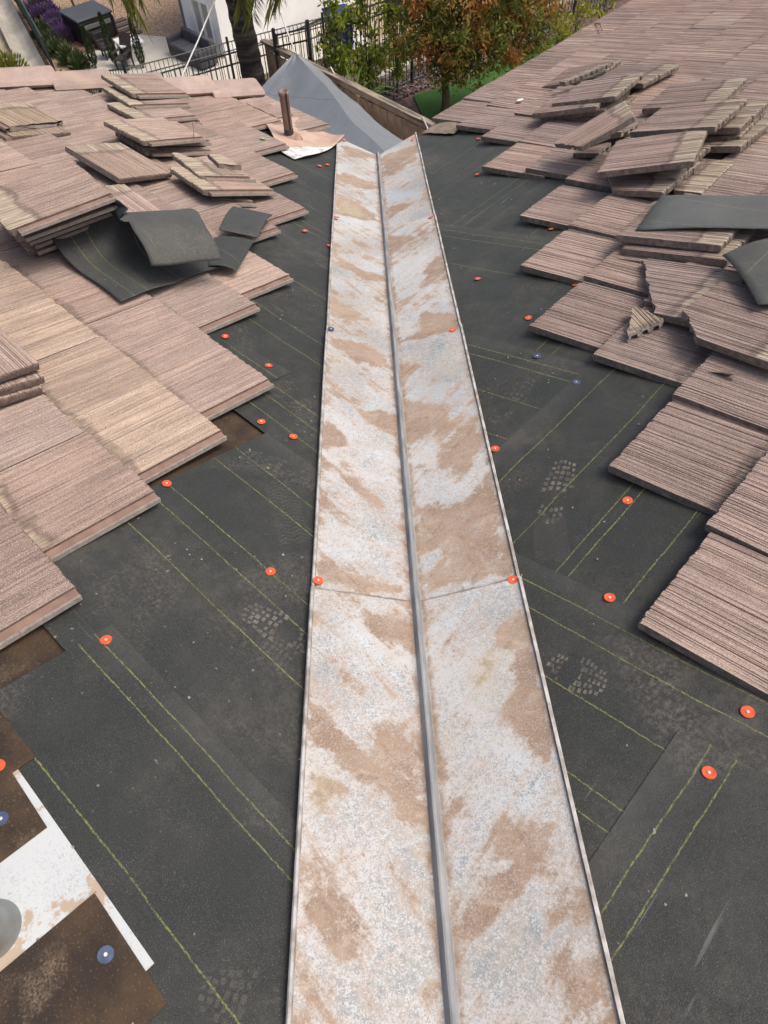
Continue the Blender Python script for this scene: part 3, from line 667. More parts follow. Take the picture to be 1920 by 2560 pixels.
b = MB(); b.rings([vr(-.02, .0325), vr(.055, .0325), vr(.058, .031)], cap=False); b.build('pipe_collar', simple('black_collar', (.03, .03, .03), .6, 20, .3), vent, smooth=True)
b = MB(); CEM = simple('pink_mastic', (.36, .23, .18), .95, 40, .35, bmp=.006)
b.rings([[p+Vector((0, 0, .012*noise.noise((p.x*30, p.y*30, 0)))) for p in vr(z, r)] for z, r in ((-.03, .095), (.0, .080), (.012, .052), (.022, .030))], cap=False); b.build('pipe_mastic', CEM, vent, smooth=True)
LEAD, nt, bs = new('painted_pipe_flashing'); v = nd(nt, 'TexCoord').outputs['Object']
sx = nd(nt, 'SeparateXYZ'); nt.links.new(v, sx.inputs[0])
ed = mth(nt, 'ADD', mth(nt, 'SUBTRACT', sx.outputs[0], mth(nt, 'MULTIPLY', mth(nt, 'MAXIMUM', mth(nt, 'SUBTRACT', sx.outputs[1], 3.2), 0.0), .55)), ramp(nt, noi(nt, v, 9, 5, .6), .2, .8, -.06, .06))
pk = mix(nt, ramp(nt, noi(nt, v, 10, 4), .4, .7), (.56, .41, .31), (.45, .31, .24))
wh = mix(nt, ramp(nt, noi(nt, v, 22, 5, .7), .52, .62), (.72, .72, .70), (.40, .36, .30))
nt.links.new(mix(nt, ramp(nt, ed, -3.735, -3.725), pk, wh), bs.inputs['Base Color']); bs.inputs['Roughness'].default_value = .7
def lead(i, j):
    v = 2.905+j*.64; ue = -3.575-.17*max(0, (j-.25)/.75)**1.3; ub = -3.735-.48*min(1, j*2.2)
    u = ub+(ue-ub)*i
    h = .026+.010*sin(u*9+v*4); e = max(0, i-.55)/.45; q = max(0, j-.35)/.65
    h += .034*e*e*q+.012*e*sin(j*7)+max(0, .25-i)*.06
    return (u, v, h)
b = MB(); b.grid(lead, 22, 16); o = b.build('pipe_flashing', LEAD, house, smooth=True); o.matrix_basis = FR['L'] @ Matrix.Diagonal((-1, -1, 1, 1))
sm = o.modifiers.new('gauge', 'SOLIDIFY'); sm.thickness = .003
# short cut tiles beside the pipe
put(tile_mesh(311, [(0, .16, 0, 1)]), 'roof_tile', pose('L', 4.24, -3.50, .062, 0, TILT), house)
# mortar bedding at the right eave corner
b = MB(); BED = simple('eave_mortar', (.24, .19, .145), .95, 14, .3, bmp=.01)
b.grid(lambda i, j: tuple(UV('R', 3.83+i*.30, 3.50-j*.30+.05*i, .022+.015*sin(i*pi)*sin(j*pi)+.006*noise.noise((i*6, j*6, 0)))), 10, 8); b.build('eave_mortar', BED, house, smooth=True)

# ---------------------------------------------------------------- boot prints in dust on the felt (thin dust, broken by the tread)
def dust_mat(name, amt, colr=(.30, .265, .22)):
    mt, nt, bs = new(name); v = nd(nt, 'TexCoord').outputs['Object']
    bs.inputs['Base Color'].default_value = colr+(1,); bs.inputs['Roughness'].default_value = 1
    nt.links.new(mth(nt, 'MULTIPLY', ramp(nt, noi(nt, v, 75, 5, .75), .24, .54), ramp(nt, noi(nt, v, 11, 3), .33, .58, .05, amt)), bs.inputs['Alpha']); return mt
DUST = [dust_mat('boot_dust', .58), dust_mat('boot_dust_faint', .20)]
def boot_print(side, u, v, ang, L=.27, wd=.095, faint=0, herring=False, h=.0245, part=(0, 1), mats=None):
    b = MB()
    if not herring:
        ny, nx = 11, 5
        for i in range(ny):
            t = (i+.5)/ny
            if not part[0] <= t <= part[1] or abs(t-.36) < .05: continue
            wl = wd*(.75+.35*sin(min(1, t*1.1)*pi)) if t > .36 else wd*.78
            for j in range(nx):
                x = (j-(nx-1)/2)*wl/nx*.98+RND.uniform(-.002, .002); y = t*L+RND.uniform(-.002, .002); a, c_ = wl/nx*RND.uniform(.26, .40), L/ny*RND.uniform(.24, .40)
                if RND.random() < .10: continue
                y += .010*sin((j/(nx-1))*pi)*(1 if t > .4 else -1)
                b.poly([(x-a, y-c_, 0), (x+a, y-c_, 0), (x+a, y+c_, 0), (x-a, y+c_, 0)])
    else:
        for i in range(18):
            y = i*L/18
            for j in range(4):
                x0 = (j-2)*wd/4; s = 1 if j % 2 else -1
                b.poly([(x0, y, 0), (x0+wd/4, y+s*.010, 0), (x0+wd/4, y+s*.010+.0045, 0), (x0, y+.0045, 0)])
    o = b.build('boot_print', (mats or DUST)[1 if faint else 0], house, pose(side, -u, -v, h, ang) @ Matrix.Translation((0, -L*.5, 0))); o['kind'] = 'stuff'; return o
boot_print('R', 1.20, .575, 112, faint=0, h=.0140)
boot_print('R', 1.03, .48, 128, L=.17, herring=True, faint=1, h=.0140)
boot_print('R', .69, .175, 10, L=.13, wd=.10, faint=0, h=.0162)
boot_print('R', 1.52, .98, 100, faint=1, h=.0118)
boot_print('R', 2.20, 1.36, 120, faint=1, h=.0095); boot_print('R', 2.78, 2.05, 105, faint=1, h=.0075); boot_print('R', 2.05, 1.15, 150, faint=1, h=.0095)
boot_print('L', -.82, .31, -75, L=.2, faint=0, h=.0122); boot_print('L', -.72, .27, -80, L=.16, faint=1, h=.0122)
boot_print('L', -1.30, .74, -70, faint=1, h=.0122); boot_print('L', -1.13, .62, 60, faint=1, h=.0122, herring=True); boot_print('L', -.25, -.27, -60, L=.16, faint=1, h=.0147)
boot_print('L', -1.55, 1.05, 70, faint=1, h=.0098)
def metal_print(x, y, ang, L=.16, wd=.07):
    sd_ = 'L' if x < 0 else 'R'; u = (x-y)*S2 if sd_ == 'L' else (x+y)*S2; v = ((x+y) if sd_ == 'L' else (y-x))*S2/CN
    boot_print(sd_, u, v, ang, L=L, wd=wd, herring=True, h=.0245, mats=PALE)
PALE = [dust_mat('pale_tread_scuff', .8, (.66, .60, .54))]*2
for a in ((.161, .565, 10), (.20, .52, -20), (.20, .26, 40), (-.21, .42, 120), (.20, -.06, 30), (.198, 1.30, 60), (.207, 1.62, 20), (.199, 2.93, 70)): metal_print(*a)

# ================================================================ things
GT = 'loose roof tiles taken off the valley'
def loose(side, X, Y, h, th, ax, ay, label, seed=None, cuts=None, W=W_, L=L_, tint=None, name='loose_tile', cat='roof tile', group=GT, piv=(0, 0), channel=True):
    me = tile_mesh(500+seed, cuts or (), W=W, L=L, name=name, channel=channel) if (cuts or W != W_ or L != L_ or not channel) else VAR[(seed or RND.randrange(99)) % len(VAR)]
    if side == 'R' and W == W_ and piv == (0, 0): X -= .012
    o = put(me, name, pose(side, X, Y, h, th, ax, ay) @ Matrix.Translation((-piv[0], -piv[1], 0)), None, tint); return tag(o, label, cat, group)
def piece(side, P, h, th, ax, label, seed, tint):
    cx, cy = sum(q[0] for q in P)/len(P), sum(q[1] for q in P)/len(P); c_, s_ = cos(radians(-th)), sin(radians(-th)); pv = (.17, L_-.17)
    Q = [((x-cx)*c_-(y-cy)*s_+pv[0], (x-cx)*s_+(y-cy)*c_+pv[1]) for x, y in P]; n = len(Q); cuts = []
    for i in range(n):
        a, b_ = Q[i], Q[(i+1) % n]; nx, ny = b_[1]-a[1], a[0]-b_[0]
        if nx*(pv[0]-a[0])+ny*(pv[1]-a[1]) > 0: nx, ny = -nx, -ny
        cuts.append((a[0], a[1], nx, ny))
    return loose(side, cx, cy, h, th, ax, 0, label, seed, cuts, tint=tint, piv=pv, channel=False)
# --- right slope
loose('R', -3.325, -1.656, .196, 16.0, 3.1, 2.2, 'whole tile tilted on top of the middle stack with a broken half tile beneath', 1)
loose('R', -3.463, -1.665, .117, .7, 2.7, 2.0, 'broken half tile pinched under the tilted top tile of the middle stack', 2, [(.1, .24, .35, -1)])
loose('R', -3.36, -1.65, .088, -1, 2.7, 0, 'tile with a split corner near the bottom of the middle stack', 3, [(.2, .05, .8, -1)])
loose('R', -3.45, -1.54, .080, 2, -2, 0, 'stub of tile propping the middle stack off the roof', 4, [(.1, .25, .2, -1)])
loose('R', -4.288, -1.878, .147, 2.6, 2.3, 1.9, 'tile with pale stained head end lying behind the front one of the far right pile', 5)
loose('R', -3.766, -1.642, .209, 1.6, 3.7, .4, 'topmost front tile of the far right pile with a dark band before its pale end', 6)
loose('R', -3.917, -1.603, .150, 2.9, 2.4, -.8, 'tile under the topmost one at the far right with its pale end sticking out', 7)
loose('R', -3.905, -1.615, .118, 6, 1.4, 0, 'third tile down in the far right pile by the frame edge', 8)
loose('R', -3.870, -1.537, .088, -.9, 3.0, -1.0, 'bottom tile of the far right pile above a black gap', 9)
loose('R', -4.25, -2.05, .085, 4, 1, 0, 'mostly hidden tile under the back of the far right pile', 10)
loose('R', -4.349, -2.523, .158, 2.4, 4.2, 2.0, 'top tile of the upper stack with its blocky head end turned right', 11)
loose('R', -4.240, -2.640, .122, 8, 3.2, 0, 'second tile of the upper stack, poking out furthest to the left', 12)
loose('R', -4.29, -2.60, .090, 7, 2.9, 0, 'third tile of the upper stack in its own shadow', 13)
loose('R', -4.31, -2.56, .060, 5, 1.9, 0, 'lowest tile of the upper stack resting on the tiled roof', 14)
loose('R', -4.826, -2.495, .110, -9, 0, -1, 'tile behind the upper stack showing only its pale rough head end', 15)
loose('R', -4.935, -3.028, .063, 3.8, 5.0, 1, 'tile lying under the narrow broken strip near the top of the right slope', 16)
loose('R', -4.898, -2.898, .112, -27, 6, 1.7, 'narrow pale broken strip lying across another tile, highest of the loose tiles', 17, [(0, L_-.085, 0, -1)])
loose('R', -3.35, -2.04, .175, 41, 18, 4, 'narrow tile leaning askew against the upper stack with a broken toothed foot', 18, [(.1, .045, .5, -1)], W=.225, L=.40)
loose('R', -3.633, -1.921, .115, 40, 8, 0, 'tile fragment standing under the narrow leaning tile', 19, [(.12, .1, 1, .1), (.06, .22, .1, 1)], piv=(.08, .1))
loose('R', -3.526, -1.928, .075, 4, 0, 0, 'small smooth tile stub lying under the narrow leaning tile', 20, [(.15, .1, 1, 0), (.1, .16, 0, 1)], piv=(.1, .08))
loose('R', -3.79, -1.873, .115, 11, 2, -3, 'broken tile corner poking out left of the far right pile', 21, [(.1, .2, .3, 1), (.12, .1, -1, .4)], piv=(.2, .08))
loose('R', -2.86, -1.20, .126, 5, -1.5, -2, 'top tile of the near stack of three, partly under a felt offcut', 22)
loose('R', -2.834, -1.148, .095, 3.3, -.5, -.3, 'middle tile of the near stack of three', 23)
loose('R', -2.799, -1.175, .064, 5.3, -.8, -.5, 'bottom tile of the near stack of three with its edge sticking out left', 24)
loose('R', -2.436, -1.003, .088, -3.1, 1.8, 0, 'large tile broken to a slanting triangle and specked with orange', 25, [(.17, .13, .78, -1)])
loose('R', -2.300, -.62, .128, -7, -3.0, -1, 'big clean tile with one snapped corner lying skewed over the triangular one', 26, [(W_-.06, .07, 1, -.95)])
piece('R', [(-2.135, -.865), (-1.915, -.765), (-2.075, -.695)], .088, -38, 2, 'small triangular tile fragment with a crumbled edge, alone on a tile', 27, (.44, .36, .26))
loose('R', -1.881, -.392, .070, 28, 0, -22, 'wedge shaped tile splinter poking out under the big clean tile', 28, [(.06, .05, 1, -.5), (.03, .11, .2, 1)], tint=(.24, .18, .15), piv=(.04, .07))
loose('R', -2.52, -.46, .085, 15, 0, 0, 'dark tile piece hidden behind the big clean tile beside the felt flap', 29, [(.1, .2, .2, -1)])
# --- left slope
loose('L', 2.744, -1.089, .345, -6, -13.0, -3.0, 'top tile of the tall stack behind the curled felt', 30)
loose('L', 2.757, -1.117, .310, -9, -14.0, -1.5, 'second tile of the tall stack behind the curled felt', 31)
loose('L', 2.80, -1.15, .272, -10, -14.5, -1, 'third tile of the tall stack behind the curled felt', 32)
loose('L', 2.85, -1.19, .232, -10, -15.0, 0, 'fourth tile of the tall stack behind the curled felt, its head end jutting out', 33)
loose('L', 2.86, -1.20, .196, -9, -14.0, 0, 'lowest tile of the tall stack resting its rough end on the roof', 34)
loose('L', 3.422, -1.537, .118, -83.7, 4, 4, 'pale tile turned crosswise behind the tall stack with a ragged end face', 35, tint=(.36, .27, .21), channel=False)
loose('L', 3.030, -1.18, .085, -94.5, .2, 0, 'tile turned crosswise and mostly hidden under the tall stack', 36)
loose('L', 2.018, .003, .158, -90.3, .8, -2, 'top tile of the pile of ragged ended tiles at the left frame edge', 37)
loose('L', 2.020, .002, .127, -93.4, 0, 0, 'second tile down in the pile at the left frame edge', 38)
loose('L', 2.010, .018, .096, -92.9, 0, 0, 'third tile down in the pile at the left frame edge', 39)
loose('L', 2.051, .002, .067, -97, 0, .5, 'bottom tile of the pile at the left frame edge, its corner jutting out', 40)
loose('L', 4.36, -1.46, .094, -86, 0, 2, 'upper of two crosswise tiles at the far left with a mossy broken end', 41, [(.2, .03, .1, -1)], tint=(.37, .29, .20))
loose('L', 4.310, -1.427, .066, -91, -2, 1, 'lower of two crosswise tiles at the far left with a blocky pale end', 42, tint=(.36, .28, .20))
loose('L', 3.767, -2.325, .150, 5.6, 3.4, -1.1, 'top tile of the tidy stack with a thin stick on its face', 43)
loose('L', 3.805, -2.400, .112, -4.4, 2.9, 0, 'middle tile of the tidy stack left of the broken tiles', 44)
loose('L', 3.743, -2.364, .080, -4.5, 3.1, 0, 'bottom tile of the tidy stack left of the broken tiles', 45)
loose('L', 4.614, -2.834, .135, 2.2, 2.7, -4.0, 'cracked tile on top of the farthest left stack near the ridge caps', 46, [(.335, .30, 1.0, .25)][:0] or None)
loose('L', 4.50, -2.76, .107, -3, 1, -2, 'tile under the cracked one in the farthest left stack', 47)
loose('L', 4.316, -2.680, .090, 1.3, .4, 0, 'third tile of the farthest left stack, shifted toward the valley', 48)
loose('L', 4.293, -2.698, .062, .2, 0, 0, 'lowest tile of the farthest left stack lying on the roof', 49)
loose('L', 3.377, -2.17, .155, -16, 4, 0, 'smallest broken tile piece on top of the broken heap, with a comb shaped edge', 50, [(.1, .33, .3, -1), (.21, .3, 1, .05), (.02, .3, -1, .1)], tint=(.36, .29, .22), piv=(.10, .385))
loose('L', 3.167, -2.337, .114, -11.5, 3.8, -.3, 'broken tile with comb shaped ribs in the middle of the broken heap', 51, [(.05, .17, .75, -1)], tint=(.33, .26, .20))
loose('L', 3.043, -2.249, .098, -6.9, 5.0, 1.1, 'whole tile carrying the two broken pieces of the broken heap', 52)
loose('L', 3.144, -2.015, .062, -30, 0, 3, 'pale broken stub lying lowest in the broken heap', 53, [(.05, .24, .5, -1), (.17, .3, 1, .1)], tint=(.31, .26, .21), piv=(.07, .34))
# loose smooth cap tiles
CG = 'loose smooth cap tiles'
o = put(CAP, 'loose_cap_tile', pose('L', 4.20, -1.12, .125, -112, 2, 0), None, (.37, .265, .225)); tag(o, 'smooth loose ridge cap tile lying beside the tall stack at the left', 'cap tile', CG)
o = put(CAP, 'loose_cap_tile', pose('L', 3.98, -.98, .115, -100, 0, 0), None, (.36, .27, .235)); tag(o, 'smooth cap tile half hidden behind the tall stack, nearer than the other cap', 'cap tile', CG)

# ---- loose felt
FELT_U = felt_mat('felt_curl', [-.945, -1.01, -1.19], axis='v', base=(.034, .037, .038))
def solid(o, t=.003):
    s = o.modifiers.new('gauge', 'SOLIDIFY'); s.thickness = t; return o
def curl_sheet():
    b = MB(); nw, nc = 34, 64; idx = {}
    def P(a, c):
        k_ = min(1, max(0, a/.47)); k_ = k_*k_*(3-2*k_); r = .43-.305*k_; fl = .235-.02*a; s_ = c*(fl+.655-.02*a)
        Y = -(.845+a*.535)+.012*noise.noise((a*3, c*3, 2)); q = 0
        if s_ < fl: X, Z = s_, .010*(1-s_/fl)*abs(sin(a*6))
        else:
            t = (s_-fl)/r; r2 = .21
            if t < pi: X, Z = fl+r*sin(t), r*(1-cos(t))
            else:
                f_ = (s_-fl-pi*r)/r2; e = max(0, f_-1.25)*r2; f_ = min(f_, 1.25)
                X, Z = fl-r2*sin(f_)-e*cos(1.25), 2*r-r2*(1-cos(f_))-e*sin(1.25)
            if a > .44: q = max(0, min(1, (t-1.5)/2.6))
        return (2.395+.055*a+X-.02*q-.24*max(0, a-.45)*min(1, q*2), Y-.12*Z*(a-.2)+.11*q*q*(3-2*q)-.03, .074+Z*.86+.004*noise.noise((a*4, c*4, 7)))
    for i_ in range(nw+1):
        for j_ in range(nc+1): idx[i_, j_] = len(b.v); b.v.append(P(i_/nw, j_/nc))
    for i_ in range(nw):
        for j_ in range(nc):
            a, c = (i_+.5)/nw, (j_+.5)/nc; s_ = c*.87
            if a < .50 and s_ > .235+.40+.12*max(0, a-.30): continue
            b.f.append((idx[i_, j_], idx[i_+1, j_], idx[i_+1, j_+1], idx[i_, j_+1])); b.m.append(0)
    o = bpy.data.objects.new('felt_offcut', b.mesh('felt_offcut', [FELT_U, FELT_BACK])); COL.objects.link(o); o.matrix_basis = FR['L']
    o.data.polygons.foreach_set('use_smooth', [True]*len(o.data.polygons))
    sm = o.modifiers.new('gauge', 'SOLIDIFY'); sm.thickness = .003; sm.material_offset = 1; return o
o = curl_sheet()
tag(o, 'black felt offcut curled over on itself in front of the tall tile stack', 'roofing felt', 'loose felt offcuts')
FELT_S = felt_mat('felt_strip', [.06, .15, .30], axis='v', base=(.040, .043, .042))
def flap(side, pts, name, label, mat, h0, bend, n=14):
    (a, b_, c_, d_) = [Vector((-p[0], -p[1], 0)) for p in pts]
    b = MB()
    def fn(i, j):
        p = (a*(1-i)+b_*i)*(1-j)+(d_*(1-i)+c_*i)*j; return (p.x, p.y, h0+bend(i, j))
    b.grid(fn, n, n); o = solid(b.build(name, mat, None, FR[side].copy(), smooth=True)); return tag(o, label, 'roofing felt', 'loose felt offcuts')
flap('L', [(-2.96, 1.90), (-2.79, 2.02), (-2.585, 1.74), (-2.70, 1.60)], 'felt_offcut', 'narrow felt strip lying uphill of its twin beside the curled felt', felt_mat('felt_strip_a', [1.80, 1.95], 'v', (.042, .045, .044)).copy(), .088, lambda i, j: .02*sin(j*pi)+.03*j-.02*i*j)
flap('L', [(-2.70, 1.57), (-2.585, 1.72), (-2.375, 1.44), (-2.47, 1.36)], 'felt_offcut', 'short felt strip tucked under the narrow strip, nearest the valley', felt_mat('felt_strip_b', [-1.5], 'v', (.038, .041, .040)), .085, lambda i, j: .012*sin(i*pi))
flap('R', [(2.58, 1.11), (2.87, 1.15), (3.16, .25), (2.86, .10)], 'felt_offcut', 'wide grey felt strip draped over the near stack of three tiles', felt_mat('felt_strip_c', [-2.66, -2.86], 'u', (.085, .092, .088)), .142, lambda i, j: .012*i*sin(j*6+1)+.006*sin(j*9+i*2)-.02*(1-i)*max(0, .3-j))
flap('R', [(2.45, .68), (2.70, .47), (2.50, .02), (2.16, .42)], 'felt_offcut', 'dark felt flap with a yellow line lying beyond the big clean tile at right', felt_mat('felt_strip_d', [-.53], 'v', (.050, .054, .050)), .150, lambda i, j: .02*sin(i*4+j*3))

# ================================================================ background
WOODF = simple('fence_wood', (.46, .31, .20), .85, 7, .28, bmp=.004)
WOODC, nt, bs = new('weathered_cap_rail'); v, _ = objvec(nt)
nt.links.new(mix(nt, ramp(nt, noi(nt, vmul(nt, v, (3, 30, 30)), 1, 4), .4, .6), (.12, .10, .08), (.36, .29, .215)), bs.inputs['Base Color']); bs.inputs['Roughness'].default_value = .9
def along(p0, p1):
    p0, p1 = Vector(p0), Vector(p1); d = p1-p0; L = hypot(d.x, d.y); M = Matrix.Translation(p0) @ Matrix.Rotation(atan2(d.y, d.x), 4, 'Z'); return M, L, (d.z/L)
# wooden yard fence
f = empty('wooden_fence'); tag(f, 'brown boarded wooden fence with a weathered cap rail beyond the grey tarp', 'fence')
M, L, sl = along((1.32, 10.42, -3.72), (-1.86, 14.22, -3.72))
b = MB(); b.box((L/2, -.02, -.02), (L+.1, .12, .04)); b.build('cap_rail', WOODC, f, M, bevel=.006)
b = MB(); b.box((L/2, -.022, -.085), (L, .03, .085)); b.build('top_rail', WOODF, f, M, bevel=.004)
me_b = MB(); me_b.box((0, 0, -.95), (.160, .022, 1.62)); mb = me_b.mesh('fence_board', WOODF)
n = int(L/.18)
for i in range(n):
    o = bpy.data.objects.new('fence_board', mb); COL.objects.link(o); o.parent = f; o.matrix_basis = M @ Matrix.Translation((.09+i*.18, .006+(.010 if i % 2 else -.006), RND.uniform(-.01, .01)))
mp = MB(); mp.box((0, 0, -.9), (.10, .10, 1.76)); mp = mp.mesh('fence_post', WOODF)
for i in range(3):
    o = bpy.data.objects.new('fence_post', mp); COL.objects.link(o); o.parent = f; o.matrix_basis = M @ Matrix.Translation((.05+i*(L-.1)/2, -.06, 0))
b = MB(); b.box((L/2, .03, -1.60), (L, .03, .1)); b.build('bottom_rail', WOODF, f, M)

# iron fences: pickets finer than the photograph resolves go into one part
IRON = simple('green_black_iron', (.014, .024, .021), .5, 12, .2)
def iron_fence(label, p0, p1, h, gap=.105, post_gap=2.4, pick=.012):
    f = tag(empty('iron_fence'), label, 'fence', 'black iron picket fences')
    M, L, sl = along(p0, p1)
    def at(x, z): return (x, 0, z+sl*x)
    for z in (-.02, -.20, -h+.12):
        b = MB(); b.tube([at(0, z), at(L, z)], .015, 4); b.build('rail', IRON, f, M)
    b = MB(); n = int(L/gap)
    for i in range(n):
        x = (i+.5)*L/n; b.box((x, 0, -h/2+sl*x), (pick, pick, h-.06))
    b.build('pickets', IRON, f, M)['kind'] = 'stuff'
    b = MB(); b.box((0, 0, -h/2+.04), (.048, .048, h+.1)); pm = b.mesh('post', IRON)
    k = max(1, int(round(L/post_gap)))
    for i in range(k+1):
        o = bpy.data.objects.new('post', pm); COL.objects.link(o); o.parent = f; o.matrix_basis = M @ Matrix.Translation((i*L/k, 0, sl*i*L/k))
iron_fence('iron picket fence running behind the lemon bushes above the mulch bed', (-.99, 13.62, -3.32), (8.4, 20.3, -3.32), 1.62)
iron_fence('short iron fence length rising between the wooden fence end and a thick post', (-1.62, 13.9, -3.52), (-.99, 13.60, -3.32), 1.6)
iron_fence('iron fence left of the palm trunk, the nearer of two there', (-4.6, 12.85, -3.82), (-1.66, 14.45, -3.80), 1.5)
iron_fence('long low iron fence in front of the white house', (-5.4, 17.12, -5.2), (3.4, 21.6, -5.2), 1.55)
iron_fence('iron fence closing the yard with the cypresses, left', (-9.6, 20.6, -6.7), (-5.4, 17.12, -5.2), 1.5)

# green screened fence on the slope
MESHG = simple('green_fence_screen', (.012, .035, .030), .8, 6, .25)
f = tag(empty('screen_fence'), 'dark green screened fence between the dirt slope and the gravel yard', 'fence')
M, L, sl = along((-12.75, 31.6, -9.7), (-17.6, 41.8, -9.7))
b = MB(); b.box((L/2, 0, -.65), (L, .03, 1.25)); b.build('screen', MESHG, f, M)
b = MB(); b.tube([(0, 0, 0), (L, 0, 0)], .035, 6); b.build('rail', simple('fence_rail_green', (.03, .07, .06), .5, 9, .2), f, M)
b = MB(); b.box((0, 0, -.65), (.07, .07, 1.4)); pm = b.mesh('post', IRON)
for i in range(6):
    o = bpy.data.objects.new('post', pm); COL.objects.link(o); o.parent = f; o.matrix_basis = M @ Matrix.Translation((i*L/5, 0, 0))
# dark slatted fence at the back
f = tag(empty('slatted_fence'), 'dark brown slatted fence at the very back behind the bushes', 'fence')
M, L, sl = along((.6, 22.9, -4.6), (6.5, 27.2, -4.6)); DKW = simple('dark_wood', (.030, .022, .018), .85, 5, .35)
b = MB(); b.box((0, 0, -1.1), (.19, .03, 2.2)); pm = b.mesh('slat', DKW)
for i in range(int(L/.2)):
    o = bpy.data.objects.new('slat', pm); COL.objects.link(o); o.parent = f; o.matrix_basis = M @ Matrix.Translation((.1+i*.2, RND.uniform(-.01, .01), RND.uniform(-.02, .02)))
b = MB(); b.box((L/2, -.04, -.4), (L, .05, .1)); b.box((L/2, -.04, -1.8), (L, .05, .1)); b.build('rail', DKW, f, M)

# ---- white house next door
nh = tag(empty('white_house', (0, 0, 0)), 'white stucco house downhill behind the iron fence', 'house')
WS = simple('white_stucco', (.80, .81, .80), .9, 2, .04, bmp=.006); GS = simple('grey_stucco', (.22, .225, .235), .9, 2, .1)
C2 = Vector((-5.80, 32.2, -11.1)); dA = Vector((-S2, S2, 0)); dB = Vector((S2, S2, 0)); HH = 6.4; WA = 2.35
def wall_seg(p, d, n_, w0, w1, z0, z1, t=.2): 
    q = [p+d*w0, p+d*w1, p+d*w1+n_*t, p+d*w0+n_*t]; return [[Vector((a.x, a.y, p.z+z0)) for a in q], [Vector((a.x, a.y, p.z+z1)) for a in q]]
def wall_open(name, p, d, n_, w, hgt, ops, mat):
    b = MB(); xs = 0
    for (w0, w1, z0, z1) in sorted(ops):
        if w0 > xs: b.rings(wall_seg(p, d, n_, xs, w0, 0, hgt))
        b.rings(wall_seg(p, d, n_, w0, w1, 0, z0)); b.rings(wall_seg(p, d, n_, w0, w1, z1, hgt)); xs = w1
    if xs < w: b.rings(wall_seg(p, d, n_, xs, w, 0, hgt))
    return b.build(name, mat, nh)
inA = dB; inB = dA
WFR = simple('white_window_frame', (.85, .86, .85), .4, 5, .03); GLASS = simple('dark_glass', (.05, .055, .06), .08, 2, .3); BLIND = simple('pale_blind', (.42, .42, .39), .6, 3, .08)
def window(p, d, n_, w0, w1, z0, z1, glass, vertical=True):
    f_ = MB(); out = -n_*.03
    def bar(a0, a1, b0, b1, t0=-.03, t1=.09):
        q = [p+d*a0+n_*t0, p+d*a1+n_*t0, p+d*a1+n_*t1, p+d*a0+n_*t1]; f_.rings([[Vector((v_.x, v_.y, p.z+b0)) for v_ in q], [Vector((v_.x, v_.y, p.z+b1)) for v_ in q]])
    e = .07
    bar(w0, w0+e, z0, z1); bar(w1-e, w1, z0, z1); bar(w0+e, w1-e, z0, z0+e); bar(w0+e, w1-e, z1-e, z1)
    mid = (w0+w1)/2
    if vertical: bar(mid-.03, mid+.03, z0+e, z1-e)
    else: bar(w0+e, w1-e, (z0+z1)/2-.03, (z0+z1)/2+.03)
    fo = f_.build('window', WFR, nh)
    g = MB(); q = [p+d*(w0+e)+n_*.06, p+d*(w1-e)+n_*.06]
    g.poly([Vector((q[0].x, q[0].y, p.z+z0+e)), Vector((q[1].x, q[1].y, p.z+z0+e)), Vector((q[1].x, q[1].y, p.z+z1-e)), Vector((q[0].x, q[0].y, p.z+z1-e))]); g.build('pane', glass, fo)
winA = (.50, 1.65, .55, 1.95); winB = (4.55, 5.25, 2.0, 3.2)
wall_open('wall', C2, dA, inA, WA, HH, [winA], WS); wall_open('wall', C2+dB*.2, dB, inB, 13, HH, [tuple(q-(.2 if i < 2 else 0) for i, q in enumerate(winB))], WS)
window(C2, dA, inA, *winA, BLIND); window(C2, dB, inB, *winB, GLASS, vertical=False)
b = MB(); p = C2+dA*WA; b.rings(wall_seg(p+inA*.9, dA, inA, 0, 1.6, 0, HH, .3)); w_ = b.build('wall', GS, nh); w_['label'] = 'grey recessed side wall'
b = MB(); b.rings(wall_seg(C2+dA*.2, dA, inA, 0, WA+1.4, HH-.02, HH+.2, 13)); b.build('roof', simple('flat_roof', (.3, .28, .26), .9, 2, .2), nh)

# ---- hot tub
ht = tag(empty('hot_tub', (-11.95, 35.25, -11.0), radians(40)), 'black hot tub with a grey cover standing on the gravel', 'hot tub')
TUB = simple('tub_shell', (.022, .020, .020), .5, 5, .3); COVER = simple('tub_cover', (.075, .082, .09), .5, 3, .12); TUBP = simple('tub_grey_panel', (.20, .195, .19), .5, 6, .1)
b = MB(); b.box((0, 0, .42), (1.62, 1.62, .84)); b.build('shell', TUB, ht, bevel=.05)
b = MB(); b.box((0, 0, .90), (1.70, 1.70, .10)); b.build('cover', COVER, ht, bevel=.045)
b = MB(); b.box((.0, -.825, .62), (1.3, .03, .16)); b.build('panel', TUBP, ht, bevel=.008)
b = MB(); b.box((-.76, -.80, .4), (.1, .1, .72)); b.box((.76, -.80, .4), (.1, .1, .72)); b.build('corner_trim', simple('tub_trim', (.012, .012, .012), .35, 5, .2), ht)
st = tag(empty('tub_steps', (-11.33, 34.20, -11.0), radians(40)), 'black two tread step unit in front of the hot tub', 'steps')
for k_ in (0, 1):
    b = MB(); b.box((0, -.35+.3*k_, .12+.16*k_), (.72, .3, .24+.32*k_)); b.build('tread', TUB, st, bevel=.03)
PAVE = simple('stone_slab', (.10, .085, .075), .9, 6, .3)
